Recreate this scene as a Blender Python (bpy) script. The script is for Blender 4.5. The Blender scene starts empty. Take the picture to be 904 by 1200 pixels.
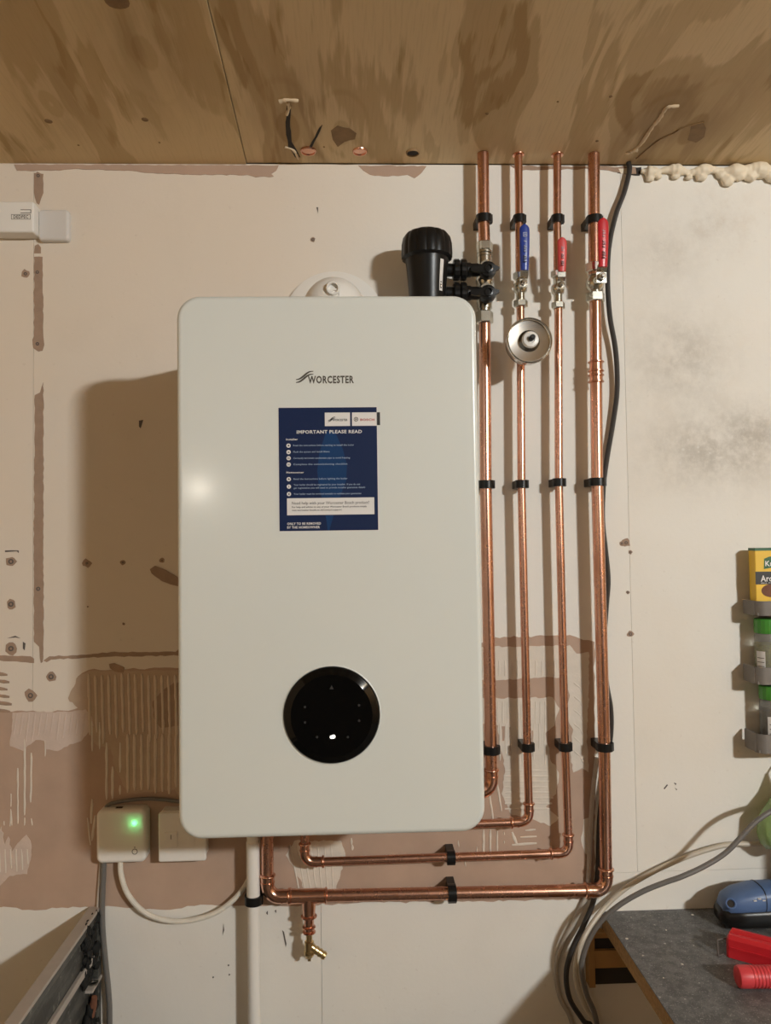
import bpy, bmesh, math, random
from mathutils import Vector, Matrix
from mathutils.geometry import delaunay_2d_cdt
random.seed(7)
S = bpy.context.scene
C = S.collection
PI = math.pi

# ------------------------------------------------------------------ camera, light, exposure
Z0 = 1.5                                   # height of the boiler's centre above the floor
F = 900.0                                  # focal length in pixels of a 904 x 1200 frame
YAW, PITCH, ROLL = 0.0374, 0.0354, -0.0138
EYE = Vector((0.0397, -1.4584, Z0 + 0.0325))
def cam_axes():
    cy, sy, cp, sp, cr, sr = math.cos(YAW), math.sin(YAW), math.cos(PITCH), math.sin(PITCH), math.cos(ROLL), math.sin(ROLL)
    fw = Vector((sy * cp, cy * cp, sp)); rt = Vector((cy, -sy, 0)); up = rt.cross(fw)
    return cr * rt + sr * up, -sr * rt + cr * up, fw
RT, UP, FW = cam_axes()
cam = bpy.data.cameras.new('camera'); camo = bpy.data.objects.new('camera', cam); C.objects.link(camo)
cam.sensor_fit = 'VERTICAL'; cam.sensor_height = 36.0; cam.lens = 36.0 * F / 1200.0
cam.clip_start = 0.02
camo.matrix_world = Matrix(((RT.x, UP.x, -FW.x, EYE.x), (RT.y, UP.y, -FW.y, EYE.y), (RT.z, UP.z, -FW.z, EYE.z), (0, 0, 0, 1)))
S.camera = camo
vs = S.view_settings
vs.view_transform = 'Standard'; vs.look = 'None'; vs.gamma = 1.0; vs.use_curve_mapping = False
vs.exposure = 0.12
w = bpy.data.worlds.new('world'); S.world = w; w.use_nodes = True
w.node_tree.nodes['Background'].inputs[0].default_value = (0.9, 0.7, 0.45, 1)
w.node_tree.nodes['Background'].inputs[1].default_value = 0.05

LAMP = Vector((2.0, -3.18, Z0 + 0.886))
def area(name, loc, target, sx, sy, power, col):
    l = bpy.data.lights.new(name, 'AREA'); l.shape = 'RECTANGLE'; l.size = sx; l.size_y = sy
    l.energy = power; l.color = col
    o = bpy.data.objects.new(name, l); C.objects.link(o); o.location = loc
    o.rotation_euler = (Vector(target) - Vector(loc)).to_track_quat('-Z', 'Y').to_euler()
    return o
area('lamp_light', LAMP + Vector((-.03, .06, -.02)), (0, 0, Z0 + .1), 0.26, 0.08, 68, (0.93, 0.97, 0.97))
lg = bpy.data.lights.new('lamp_glow', 'POINT'); lg.energy = 34; lg.color = (1.0, .93, .80); lg.shadow_soft_size = .05
lgo = bpy.data.objects.new('lamp_glow', lg); C.objects.link(lgo); lgo.location = LAMP + Vector((-.02, .05, -.075))

# ------------------------------------------------------------------ pixel -> world
def ray(u, v): return RT * ((u - 452) / F) + UP * ((600 - v) / F) + FW
def P(u, v, d=0.0):                        # point seen at (u, v), d metres in front of the wall
    r = ray(u, v); return EYE + r * ((-d - EYE.y) / r.y)
CEIL, SLOPE = Z0 + 0.758, 0.05             # ceiling height at the wall, and its rise per metre away from it
def CP(u, v, drop=0.0):                    # point on the sloping ceiling
    r = ray(u, v); k = (CEIL - drop - SLOPE * EYE.y - EYE.z) / (r.z + SLOPE * r.y); return EYE + r * k
BENCH = P(705, 1068, 0).z
def BP(u, v, h=0.0):                       # point on the bench top
    r = ray(u, v); return EYE + r * ((BENCH + h - EYE.z) / r.z)
def px(d): return (1.4584 - d) / F         # metres per pixel at distance d from the wall

# small second lamp on the wall behind the viewer, where the glint on the boiler's left edge points
_g = P(233, 573, .34); _r = (_g - EYE); _r.y = -_r.y; LAMP2 = _g + _r * ((-4.34 - _g.y) / _r.y)
area('wall_lamp_light', LAMP2, LAMP2 + Vector((0, 1, 0)), .08, .06, 4, (1.0, .90, .76))
# ------------------------------------------------------------------ node helper
class V:
    def __init__(s, nt, sock): s.nt, s.s = nt, sock
    def m(s, op, *a, clamp=False):
        n = s.nt.nodes.new('ShaderNodeMath'); n.operation = op; n.use_clamp = clamp
        for i, x in enumerate((s,) + a):
            if isinstance(x, V): s.nt.links.new(x.s, n.inputs[i])
            else: n.inputs[i].default_value = x
        return V(s.nt, n.outputs[0])
    def __add__(s, o): return s.m('ADD', o)
    def __sub__(s, o): return s.m('SUBTRACT', o)
    def __mul__(s, o): return s.m('MULTIPLY', o)
    def __truediv__(s, o): return s.m('DIVIDE', o)
    def sm(s, a, b):
        n = s.nt.nodes.new('ShaderNodeMapRange'); n.interpolation_type = 'SMOOTHSTEP'
        s.nt.links.new(s.s, n.inputs[0]); n.inputs[1].default_value = a; n.inputs[2].default_value = b
        return V(s.nt, n.outputs[0])
class Mat:
    def __init__(s, name):
        s.mat = bpy.data.materials.new(name); s.mat.use_nodes = True; s.nt = s.mat.node_tree
        s.b = s.nt.nodes['Principled BSDF']
        t = s.nt.nodes.new('ShaderNodeTexCoord'); s.co = t.outputs['Object']
        g = s.nt.nodes.new('ShaderNodeNewGeometry'); s.pos = g.outputs['Position']
        q = s.nt.nodes.new('ShaderNodeSeparateXYZ'); s.nt.links.new(s.pos, q.inputs[0])
        s.x, s.y, s.z = (V(s.nt, q.outputs[i]) for i in range(3))
    def comb(s, x, y, z):
        n = s.nt.nodes.new('ShaderNodeCombineXYZ')
        for i, a in enumerate((x, y, z)):
            if isinstance(a, V): s.nt.links.new(a.s, n.inputs[i])
            else: n.inputs[i].default_value = a
        return n.outputs[0]
    def noise(s, scale, detail=3, vec=None, rough=.55, dist=0):
        n = s.nt.nodes.new('ShaderNodeTexNoise'); n.inputs['Scale'].default_value = scale; n.inputs['Detail'].default_value = detail
        n.inputs['Roughness'].default_value = rough; n.inputs['Distortion'].default_value = dist
        s.nt.links.new(vec or s.pos, n.inputs['Vector']); return V(s.nt, n.outputs[0])
    def voro(s, scale, vec=None):
        n = s.nt.nodes.new('ShaderNodeTexVoronoi'); n.inputs['Scale'].default_value = scale
        s.nt.links.new(vec or s.pos, n.inputs['Vector']); return V(s.nt, n.outputs[0])
    def mix(s, f, a, b):
        n = s.nt.nodes.new('ShaderNodeMix'); n.data_type = 'RGBA'
        if isinstance(f, V): s.nt.links.new(f.s, n.inputs[0])
        else: n.inputs[0].default_value = f
        for i, c in ((6, a), (7, b)):
            if isinstance(c, tuple): n.inputs[i].default_value = c + (1,)
            else: s.nt.links.new(c, n.inputs[i])
        return n.outputs[2]
    def set(s, name, v):
        i = s.b.inputs[name]
        if isinstance(v, V): s.nt.links.new(v.s, i)
        elif isinstance(v, bpy.types.NodeSocket): s.nt.links.new(v, i)
        elif isinstance(v, tuple): i.default_value = v + (1,)
        else: i.default_value = v
    def bump(s, h, strength=.3, dist=.002):
        n = s.nt.nodes.new('ShaderNodeBump'); n.inputs['Strength'].default_value = strength; n.inputs['Distance'].default_value = dist
        s.nt.links.new(h.s, n.inputs['Height']); s.nt.links.new(n.outputs[0], s.b.inputs['Normal'])
def simple(name, col, rough=.5, metal=0., var=.12, scale=60., bump=.0, bscale=200., spec=None, coat=0.):
    m = Mat(name); n = m.noise(scale, 3)
    lo = tuple(c * (1 - var) for c in col); hi = tuple(min(1, c * (1 + var)) for c in col)
    m.set('Base Color', m.mix(n, lo, hi)); m.set('Metallic', metal); m.set('Roughness', rough)
    if spec is not None: m.set('Specular IOR Level', spec)
    if coat: m.set('Coat Weight', coat); m.set('Coat Roughness', .12)
    if bump: m.bump(m.noise(bscale, 2), bump, .001)
    return m.mat

# ------------------------------------------------------------------ materials
def paint_mat(name, base, tint, mould):
    m = Mat(name)
    n1 = m.noise(2.2, 4); n2 = m.noise(9, 5); n3 = m.noise(90, 2)
    c = m.mix(n1.sm(.35, .7), base, tint)
    c = m.mix(n2.sm(.5, .8) * .18, c, tuple(x * .8 for x in tint))
    c = m.mix(n3.sm(.66, .76) * .12, c, (.35, .26, .2))
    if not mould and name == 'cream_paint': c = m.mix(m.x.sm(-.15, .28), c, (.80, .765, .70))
    if mould:                              # grey mould marks on the right board, by place on the wall
        def blob(u, v, ru, rv):
            p = P(u, v); dx = (m.x - p.x) / (ru * .00162); dz = (m.z - p.z) / (rv * .00162)
            return ((dx * dx + dz * dz) * -1.0).m('EXPONENT')
        wn = m.noise(14, 5, rough=.7); fine = m.noise(60, 4, rough=.7)
        k = blob(800, 420, 60, 55) * .75 + blob(840, 530, 85, 42) * 1.0 + blob(775, 300, 40, 35) * .45 + blob(835, 260, 40, 40) * .4 + blob(890, 500, 40, 30) * .6
        k = (k * (wn.sm(.3, .62) * .7 + .3) * (fine.sm(.3, .6) * .45 + .55)).m('MINIMUM', 1.0)
        spots = m.voro(48).sm(.16, .1) * blob(835, 535, 80, 35)
        c = m.mix(k * .62, c, (.33, .29, .24)); c = m.mix(spots * .7, c, (.72, .70, .66))
        br = blob(845, 255, 45, 40) * wn.sm(.45, .7)
        c = m.mix(br * .25, c, (.5, .33, .2))
    m.set('Base Color', c); m.set('Roughness', m.noise(30, 2) * .2 + .5); m.set('Specular IOR Level', .3)
    m.bump(m.noise(120, 4) + m.noise(18, 3) * .6, .18, .0012)
    return m.mat
M = {}
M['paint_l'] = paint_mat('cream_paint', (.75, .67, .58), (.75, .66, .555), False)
M['paint_r'] = paint_mat('white_paint', (.80, .77, .71), (.78, .73, .65), True)
M['paint_b'] = paint_mat('lower_paint', (.80, .77, .71), (.77, .73, .67), False)
M['bare'] = simple('bare_board_paper', (.46, .325, .245), .85, var=.14, scale=14, bump=.15, bscale=90)
M['bare2'] = simple('torn_board_paper', (.36, .25, .18), .9, var=.2, scale=60, bump=.3)
M['adh'] = simple('tile_adhesive', (.70, .63, .54), .75, var=.1, scale=40, bump=.3)
M['adh_pink'] = simple('thin_tile_adhesive', (.62, .50, .43), .8, var=.12, scale=40, bump=.3)
M['adh_dim'] = simple('worn_tile_adhesive', (.50, .375, .275), .8, var=.14, scale=40, bump=.3)
M['adh_mid'] = simple('adhesive_comb_lines', (.64, .53, .42), .8, var=.1, scale=40, bump=.3)
M['dark'] = simple('dark_hole', (.035, .03, .026), .9)
M['plug'] = simple('grey_wall_plug', (.12, .10, .09), .7)
M['core'] = simple('wall_core', (.35, .29, .22), .9)
def plywood(name, seed):
    m = Mat(name)
    warp = m.noise(1.0, 3, m.comb(m.x * 3 + seed, m.y * .9, 0.0)) - .5
    if seed == 0: knots = ((338, 150, .05), (400, 155, .045), (812, 152, .05), (760, 160, .05))
    else: knots = ((60, 120, .035), (170, 60, .045))
    near = None; ring = None
    for (u, v, r) in knots:
        p = CP(u, v); dx = (m.x - p.x) / r; dy = (m.y - p.y) / (r * 2.4)
        d2 = dx * dx + dy * dy; g = (d2 * -.5).m('EXPONENT')
        near = g if near is None else near + g
        rg = ((d2.m('SQRT') * 6.5 + warp * 5.0).m('SINE') * .5 + .5) * (d2 * -.35).m('EXPONENT')
        ring = rg if ring is None else ring.m('MAXIMUM', rg)
    feather = m.noise(1.0, 4, m.comb(m.x * 75, m.y * 4.5, seed * 1.0), rough=.65) - .5
    t = m.noise(1.0, 3, m.comb(m.x * 6.5 + warp * 3.0, m.y * 1.5 + warp * .6, seed + 2.0), rough=.5) + feather * .11
    t2 = m.noise(1.0, 3, m.comb(m.x * 13 + warp * 4.0, m.y * 2.2, seed + 7.0), rough=.5) + feather * .16
    fine = m.noise(1.0, 3, m.comb(m.x * 260, m.y * 14, 0.0))
    k = t.sm(.515, .545) * .50 + t.sm(.60, .63) * .30 + t2.sm(.57, .60) * .35
    k = (k + ring.sm(.55, .8) * .35).m('MINIMUM', 1.0)
    c = m.mix(k, (.74, .575, .35), (.40, .26, .11))
    c = m.mix((near * .55).m('MINIMUM', .55) * (t2.sm(.42, .56) * .7 + .3), c, (.24, .14, .06))
    c = m.mix(fine.sm(.45, .75) * .16, c, (.32, .21, .10))
    if seed: c = m.mix(.25, c, (.50, .36, .16))
    m.set('Base Color', c); m.set('Roughness', .62); m.set('Specular IOR Level', .3); m.bump(fine, .12, .001)
    return m.mat
M['ply'] = plywood('plywood_right', 0); M['ply2'] = plywood('plywood_left', 11)
M['ply_edge'] = simple('plywood_edge', (.22, .14, .075), .8)
M['knot'] = simple('plywood_knot', (.25, .15, .065), .7, var=.35, scale=60)
M['knot2'] = simple('plywood_boat_patch', (.30, .19, .09), .7, var=.25, scale=90)
M['filler'] = simple('pale_filler', (.66, .52, .35), .8, bump=.3)
M['foam'] = simple('expanding_foam', (.80, .70, .54), .55, var=.12, scale=40, bump=.5, bscale=120)
M['white'] = simple('boiler_enamel', (.685, .71, .675), .3, var=.015, scale=5, coat=.3)
M['casing'] = simple('casing_enamel', (.58, .58, .55), .4, var=.02)
M['plastic'] = simple('white_plastic', (.80, .77, .72), .35, var=.02, scale=8)
M['frost'] = simple('frosted_plastic', (.66, .63, .60), .25, var=.03, scale=8)
M['black'] = simple('black_plastic', (.009, .009, .009), .32, spec=.32, var=.2, scale=90, bump=.05)
M['gloss'] = simple('gloss_black', (.003, .003, .003), .05, spec=.25)
M['ink'] = simple('dark_ink', (.07, .06, .045), .5)
M['inkblk'] = simple('black_ink', (.02, .02, .02), .5)
M['navy'] = simple('navy_print', (.004, .015, .066), .5, var=.1, scale=12, spec=.25)
M['blue2'] = simple('blue_print', (.003, .036, .125), .5, var=.1, spec=.25)
M['paper'] = simple('white_print', (.74, .72, .70), .45, var=.02)
M['inkpale'] = simple('pale_blue_ink', (.30, .38, .50), .5)
M['inkred'] = simple('red_ink', (.42, .05, .035), .5)
def copper(name, col, rough, dull):
    m = Mat(name); n = m.noise(1, 4, m.comb(m.x * 30, m.y * 30, m.z * 11), rough=.55); n2 = m.noise(7, 3); n3 = m.noise(150, 2)
    c = m.mix(n.sm(.4, .75) * .6, col, tuple(x * f for x, f in zip(col, (.72, .6, .52))))
    c = m.mix(n2.sm(.55, .75) * dull, c, (.30, .13, .065))
    m.set('Base Color', c); m.set('Metallic', 1.0); m.set('Roughness', n * .18 + n3 * .06 + (rough - .12)); return m.mat
M['copper'] = copper('copper', (.72, .41, .30), .27, .5)
M['copper2'] = copper('bright_copper', (.78, .45, .33), .23, .3)
M['brass'] = simple('brass', (.62, .47, .24), .3, 1., .15, 80)
M['nickel'] = simple('nickel_plate', (.60, .58, .51), .24, 1., .1, 90)
M['steel'] = simple('brushed_steel', (.36, .34, .30), .33, 1., .12, 140)
M['dull_steel'] = simple('dull_steel', (.17, .165, .15), .26, 1., .1, 140)
M['steel_rim'] = simple('polished_rim', (.74, .72, .68), .16, 1., .05, 90)
M['lev_blue'] = simple('blue_lever', (.02, .05, .30), .32, var=.05)
M['lev_red'] = simple('red_lever', (.56, .025, .035), .32, var=.05)
M['lev_red2'] = simple('faded_red_lever', (.62, .07, .07), .38, var=.05)
M['levink'] = simple('lever_print', (.55, .35, .38), .5)
M['levink_b'] = simple('blue_lever_print', (.40, .45, .60), .5)
M['cab_blk'] = simple('black_cable', (.035, .032, .03), .4)
M['cab_grey'] = simple('grey_cable', (.15, .14, .13), .45)
M['cab_grey2'] = simple('light_grey_cable', (.45, .41, .36), .45)
M['cab_wht'] = simple('white_cable', (.72, .68, .60), .4)
M['cab_brown'] = simple('beige_cable', (.52, .46, .37), .45)
def grime():
    m = Mat('grimy_steel'); n = m.noise(1, 5, m.comb(m.x * 20, m.y * 5, m.z * 30), rough=.65); n2 = m.noise(70, 4)
    c = m.mix(n.sm(.4, .65), (.03, .031, .028), (.105, .105, .095)); c = m.mix(n2.sm(.6, .72) * .5, c, (.3, .3, .27))
    m.set('Base Color', c); m.set('Roughness', .5); m.set('Metallic', .2); m.bump(n2, .3); return m.mat
M['grime'] = grime()
M['rail'] = simple('grey_painted_steel', (.42, .37, .33), .5, var=.08, scale=40)
M['muck'] = simple('black_muck', (.012, .012, .011), .75, var=.5, bump=.8, spec=.25)
M['rust'] = simple('rusty_steel', (.16, .06, .03), .7, var=.3)
def laminate():
    m = Mat('speckled_laminate'); v = m.noise(420, 2); n = m.noise(60, 5, rough=.7); n2 = m.noise(5, 4)
    c = m.mix(n.sm(.35, .7), (.075, .075, .075), (.16, .16, .158)); c = m.mix(v.sm(.60, .70) * .8, c, (.34, .34, .34))
    c = m.mix(m.noise(120, 2).sm(.70, .76), c, (.5, .48, .44)); c = m.mix(n2.sm(.5, .7) * .35, c, (.12, .10, .085))
    m.set('Base Color', c); m.set('Roughness', .5); return m.mat
M['lam'] = laminate()
M['chip'] = simple('chipboard', (.36, .22, .09), .85, var=.55, scale=160, bump=.5)
M['timber'] = simple('bench_timber', (.42, .24, .085), .75, var=.2, scale=14)
M['tool_blue'] = simple('blue_rubber', (.085, .15, .31), .42, var=.08)
M['tool_red'] = simple('red_plastic', (.58, .02, .03), .36, var=.06)
M['tool_red2'] = simple('red_grip', (.62, .05, .06), .4, var=.06)
M['wood_grey'] = simple('weathered_wood', (.20, .18, .16), .7, var=.2, scale=40, bump=.3)
M['green'] = simple('green_lid', (.06, .27, .035), .35)
M['dkgreen'] = simple('dark_green_print', (.01, .10, .03), .4)
M['yellow'] = simple('yellow_card', (.80, .50, .03), .45, var=.05)
M['herbs'] = simple('dried_herbs', (.25, .23, .07), .9, var=.6, scale=260, bump=.6)
M['darkherb'] = simple('dark_spice', (.06, .045, .03), .9, var=.6, scale=260)
def glass(name, col, rough):
    m = Mat(name); m.set('Base Color', m.mix(m.noise(30), col, tuple(min(1, c * 1.05) for c in col))); m.set('Roughness', rough)
    m.set('Transmission Weight', .85); m.set('IOR', 1.3); return m.mat
M['glass'] = glass('jar_glass', (.85, .87, .84), .05)
def bagmat():
    m = Mat('green_bag'); m.set('Base Color', m.mix(m.noise(25, 4), (.28, .46, .15), (.45, .63, .28))); m.set('Roughness', .25)
    m.set('Transmission Weight', .25); m.bump(m.noise(45, 4), .6, .006); return m.mat
M['bag'] = bagmat()
def emit(name, col, st):
    m = Mat(name); m.set('Base Color', col); m.set('Emission Color', col); m.set('Emission Strength', st); return m.mat
M['led'] = emit('green_led', (.22, 1.0, .34), 1.4); M['icon'] = emit('lit_icon', (1, .97, .9), 1.3)
M['lampface'] = emit('lamp_diffuser', (1, .97, .9), 8.0)
M['floor'] = simple('concrete_floor', (.13, .11, .09), .8, var=.15, scale=6)
M['roomwall'] = simple('timber_room_wall', (.80, .58, .34), .8, var=.12, scale=3)
M['darkwall'] = simple('dark_room_wall', (.10, .075, .05), .85, var=.12, scale=3)
M['icongrey'] = simple('faint_icon', (.03, .03, .03), .4)

# ------------------------------------------------------------------ mesh helpers
def obj(name, bm, m, parent=None, smooth=None, loc=None):
    me = bpy.data.meshes.new(name)
    bmesh.ops.recalc_face_normals(bm, faces=bm.faces[:]); bm.to_mesh(me); bm.free()
    for x in (m if isinstance(m, (list, tuple)) else [m]): me.materials.append(x)
    o = bpy.data.objects.new(name, me); C.objects.link(o)
    if parent is not None: o.parent = parent; o.matrix_parent_inverse = Matrix.Translation(-parent.location)
    if smooth is not None:
        me.polygons.foreach_set('use_smooth', [True] * len(me.polygons))
        me.set_sharp_from_angle(angle=math.radians(smooth))
    return o
def thing(name, label, cat, loc, group=None):
    o = bpy.data.objects.new(name, None); C.objects.link(o); o.location = loc; o.empty_display_size = .02
    o['label'] = label; o['category'] = cat
    if group: o['group'] = group
    return o
def tag(o, label, cat, group=None):
    o['label'] = label; o['category'] = cat
    if group: o['group'] = group
    return o
def box(bm, a, b, bev=0., seg=2):
    a, b = Vector(a), Vector(b); n = bmesh.new(); bmesh.ops.create_cube(n, size=1)
    for v in n.verts: v.co = Vector([(a[i] + b[i]) / 2 + v.co[i] * abs(b[i] - a[i]) for i in range(3)])
    if bev: bmesh.ops.bevel(n, geom=n.edges[:] , offset=bev, segments=seg, profile=.6, affect='EDGES')
    join(bm, n); return bm
def join(bm, n, mi=0):
    mp = {v: bm.verts.new(v.co) for v in n.verts}
    for f in n.faces:
        try: g = bm.faces.new([mp[v] for v in f.verts]); g.material_index = mi
        except ValueError: pass
    n.free()
def frame_of(d):
    d = d.normalized(); a = Vector((0, 0, 1)) if abs(d.z) < .9 else Vector((1, 0, 0))
    x = a.cross(d).normalized(); return x, d.cross(x)
def rings(bm, loops, closed=True, caps=True):
    vs_ = [[bm.verts.new(p) for p in l] for l in loops]; n = len(vs_[0])
    for A, B in zip(vs_, vs_[1:]):
        for i in range(n if closed else n - 1):
            j = (i + 1) % n; bm.faces.new((A[i], A[j], B[j], B[i]))
    if caps:
        bm.faces.new(vs_[0][::-1]); bm.faces.new(vs_[-1])
    return vs_
def tube(bm, pts, r, n=12, caps=True):
    pts = [Vector(p) for p in pts]; loops = []; x = None
    for i, p in enumerate(pts):
        t = (pts[min(i + 1, len(pts) - 1)] - pts[max(i - 1, 0)]).normalized()
        if x is None: x, _ = frame_of(t)
        x = (x - t * x.dot(t)).normalized(); y = t.cross(x)
        rr = r[i] if isinstance(r, (list, tuple)) else r
        loops.append([p + (x * math.cos(2 * PI * k / n) + y * math.sin(2 * PI * k / n)) * rr for k in range(n)])
    rings(bm, loops, True, caps); return bm
def lathe(bm, base, axis, prof, n=32, caps=True):
    base, axis = Vector(base), Vector(axis).normalized(); x, y = frame_of(axis)
    rings(bm, [[base + axis * h + (x * math.cos(2 * PI * k / n) + y * math.sin(2 * PI * k / n)) * max(r, 1e-5) for k in range(n)] for r, h in prof], True, caps)
    return bm
def smooth_path(pts, per=8):
    pts = [Vector(p) for p in pts]; out = []
    q = [pts[0] * 2 - pts[1]] + pts + [pts[-1] * 2 - pts[-2]]
    for i in range(1, len(q) - 2):
        a, b, c, d = q[i - 1:i + 3]
        for k in range(per):
            t = k / per; out.append(.5 * ((2 * b) + (c - a) * t + (2 * a - 5 * b + 4 * c - d) * t * t + (3 * b - a - 3 * c + d) * t ** 3))
    out.append(pts[-1]); return out
def rrect(cx, cz, w_, h, r, n=6):
    out = []
    for sx, sz, a0 in ((1, 1, 0), (-1, 1, 90), (-1, -1, 180), (1, -1, 270)):
        for k in range(n + 1):
            a = math.radians(a0 + 90 * k / n); out.append((cx + sx * (w_ / 2 - r) + r * math.cos(a), cz + sz * (h / 2 - r) + r * math.sin(a)))
    return out
def slab(bm, outline, y0, y1, bev=0., steps=3):   # outline in x,z; y0 = back (wall side), y1 = front
    n = len(outline); cx = sum(p[0] for p in outline) / n; cz = sum(p[1] for p in outline) / n
    def ins(d):
        o = []
        for i, p in enumerate(outline):
            a, b = Vector(outline[i - 1]), Vector(outline[(i + 1) % n]); t = (b - a).normalized(); nn = Vector((-t.y, t.x))
            if nn.dot(Vector((cx - p[0], cz - p[1]))) < 0: nn = -nn
            o.append((p[0] + nn.x * d, p[1] + nn.y * d))
        return o
    L = [[(p[0], y0, p[1]) for p in outline]]
    if bev:
        for k in range(steps + 1):
            a = PI / 2 * k / steps; L.append([(p[0], y1 + bev * (1 - math.sin(a)), p[1]) for p in ins(bev * (1 - math.cos(a)))])
        L.append([(p[0], y1, p[1]) for p in ins(bev + .0008)])
    else: L.append([(p[0], y1, p[1]) for p in outline])
    rings(bm, L); return bm
def poly(bm, pts, y0, y1):                  # a thin plate with any outline, front at y1
    co, ed, fa, _, _, _ = delaunay_2d_cdt([Vector((p[0], p[1])) for p in pts], [(i, (i + 1) % len(pts)) for i in range(len(pts))], [], 1, 1e-6)
    plate(bm, [Vector((c.x, y0, c.y)) for c in co], [Vector((c.x, y1, c.y)) for c in co], fa); return bm
def plate(bm, A, B, faces):
    a = [bm.verts.new(p) for p in A]; b = [bm.verts.new(p) for p in B]; cnt = {}
    for f in faces:
        bm.faces.new([b[i] for i in f])
        for i, j in zip(f, list(f[1:]) + [f[0]]): cnt[frozenset((i, j))] = cnt.get(frozenset((i, j)), 0) + 1
    for f in faces:
        for i, j in zip(f, list(f[1:]) + [f[0]]):
            if cnt[frozenset((i, j))] == 1: bm.faces.new((b[j], b[i], a[i], a[j]))
def jag(pts, amp, step=6.0):                # pixel outline -> jagged pixel outline
    out = []
    for i, p in enumerate(pts):
        q = pts[(i + 1) % len(pts)]; L = math.hypot(q[0] - p[0], q[1] - p[1]); k = max(1, int(L / step))
        for j in range(k):
            t = j / k; e = 0 if j == 0 else 1
            out.append((p[0] + (q[0] - p[0]) * t + random.uniform(-amp, amp) * e, p[1] + (q[1] - p[1]) * t + random.uniform(-amp, amp) * e))
    return out
def wallpts(pts, d=0.): return [(lambda p: (p.x, p.z))(P(u, v, d)) for u, v in pts]
_fc = {}
def text(bm, s, cx, cz, h, y, width=None, align='L', bold=0., rot=0., depth=.00012):
    cu = bpy.data.curves.new('t', 'FONT'); cu.body = s; cu.size = 1; cu.resolution_u = 2; cu.offset = bold; cu.space_character = 1 + bold * 3.5
    o = bpy.data.objects.new('t', cu); C.objects.link(o); bpy.context.view_layer.update()
    me = bpy.data.meshes.new_from_object(o.evaluated_get(bpy.context.evaluated_depsgraph_get()))
    C.objects.unlink(o); bpy.data.objects.remove(o); bpy.data.curves.remove(cu)
    xs = [v.co.x for v in me.vertices]; x0, x1 = min(xs), max(xs); k = h / .69
    kx = width / (x1 - x0) if width else k
    off = 0 if align == 'L' else -(x1 - x0) * kx / 2
    mp = []
    for v in me.vertices:
        a = (v.co.x - x0) * kx + off; b = v.co.y * k; c, s_ = math.cos(rot), math.sin(rot)
        mp.append(bm.verts.new((cx + a * c - b * s_, y - depth, cz + a * s_ + b * c)))
    for p in me.polygons:
        try: bm.faces.new([mp[i] for i in p.vertices])
        except ValueError: pass
    bpy.data.meshes.remove(me); return bm
def hexnut(bm, base, axis, r, h, n=6, ch=.0015):
    base, axis = Vector(base), Vector(axis).normalized(); x, y = frame_of(axis)
    L = [[base + axis * hh + (x * math.cos(2 * PI * (k + .5) / n) + y * math.sin(2 * PI * (k + .5) / n)) * rr for k in range(n)] for rr, hh in ((r - ch, 0), (r, ch), (r, h - ch), (r - ch, h))]
    rings(bm, L); return bm
def N(): return bmesh.new()

# ------------------------------------------------------------------ the setting
X0, X1, Y1 = -1.5, 2.7, -4.4
def struct(name, bm, m, parent=None, smooth=None):
    o = obj(name, bm, m, parent, smooth)
    if parent is None: o['kind'] = 'structure'
    return o
floor = struct('floor', box(N(), (X0 - .1, Y1 - .1, -.1), (X1 + .1, .12, 0)), M['floor'])
struct('wall_left', box(N(), (X0 - .1, Y1, 0), (X0, .1, 2.7)), M['roomwall'])
struct('wall_right', box(N(), (X1, Y1, 0), (X1 + .1, .1, 2.7)), M['roomwall'])
struct('wall_front', box(N(), (X0, Y1 - .1, 0), (X1, Y1, 2.7)), M['darkwall'])
wall = struct('wall_back', box(N(), (X0, .0126, 0), (X1, .1, 2.7)), M['core'])
sl = P(39, 500).x; sr = P(738, 640).x; sh = P(745, 1022).z; sb = P(377, 1130).x; g = .0003; top = CEIL - .002
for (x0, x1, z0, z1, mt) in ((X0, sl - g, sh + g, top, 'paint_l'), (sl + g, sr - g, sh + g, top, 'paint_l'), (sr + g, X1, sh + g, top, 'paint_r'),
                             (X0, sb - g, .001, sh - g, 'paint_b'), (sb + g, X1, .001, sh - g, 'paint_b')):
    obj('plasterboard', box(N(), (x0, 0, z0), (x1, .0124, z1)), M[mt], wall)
R_ = random.uniform
def patch(name, polys, m, t=.0006, amp=1.2, step=5, kind=None, y0=.001):
    bm = N()
    t += R_(0, .00025)
    for p in polys: poly(bm, wallpts(jag(p, amp, step)), y0, -t)
    o = obj(name, bm, M[m], wall)
    if kind: o['kind'] = kind
    return o
# bare paper where tiles and tape came off
patch('bare_patch', [[(0, 832), (14, 834), (80, 833), (108, 824), (84, 812), (92, 792), (104, 785), (150, 784), (212, 783), (330, 782), (560, 756), (573, 747), (640, 745), (668, 744), (684, 750), (697, 752),
             (697, 1054), (560, 1056), (420, 1058), (330, 1062), (235, 1060), (200, 1066), (150, 1064), (120, 1062), (80, 1064), (34, 1066), (12, 1063), (-40, 1066), (-40, 834)]], 'bare', .0004, 1.3, 6)
patch('bare_strip', [[(40, 203), (51, 204), (51, 226), (46, 240), (43, 238), (40, 226)]], 'bare2', .0004, .8)
patch('bare_strip', [[(41, 288), (45, 286), (48, 290), (48, 297), (40, 297)]], 'bare2', .0004, .8)
patch('bare_strip', [[(40, 301), (50, 301), (51, 395), (52, 404), (50, 411), (45, 412), (39, 408), (38, 398), (40, 394)]], 'bare2', .0004, .6)
patch('bare_strip', [[(41, 463), (47, 460), (51, 448), (51, 760), (50, 776), (48, 777), (46, 758), (40, 752), (40, 600)]], 'bare2', .0004, .6)
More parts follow.
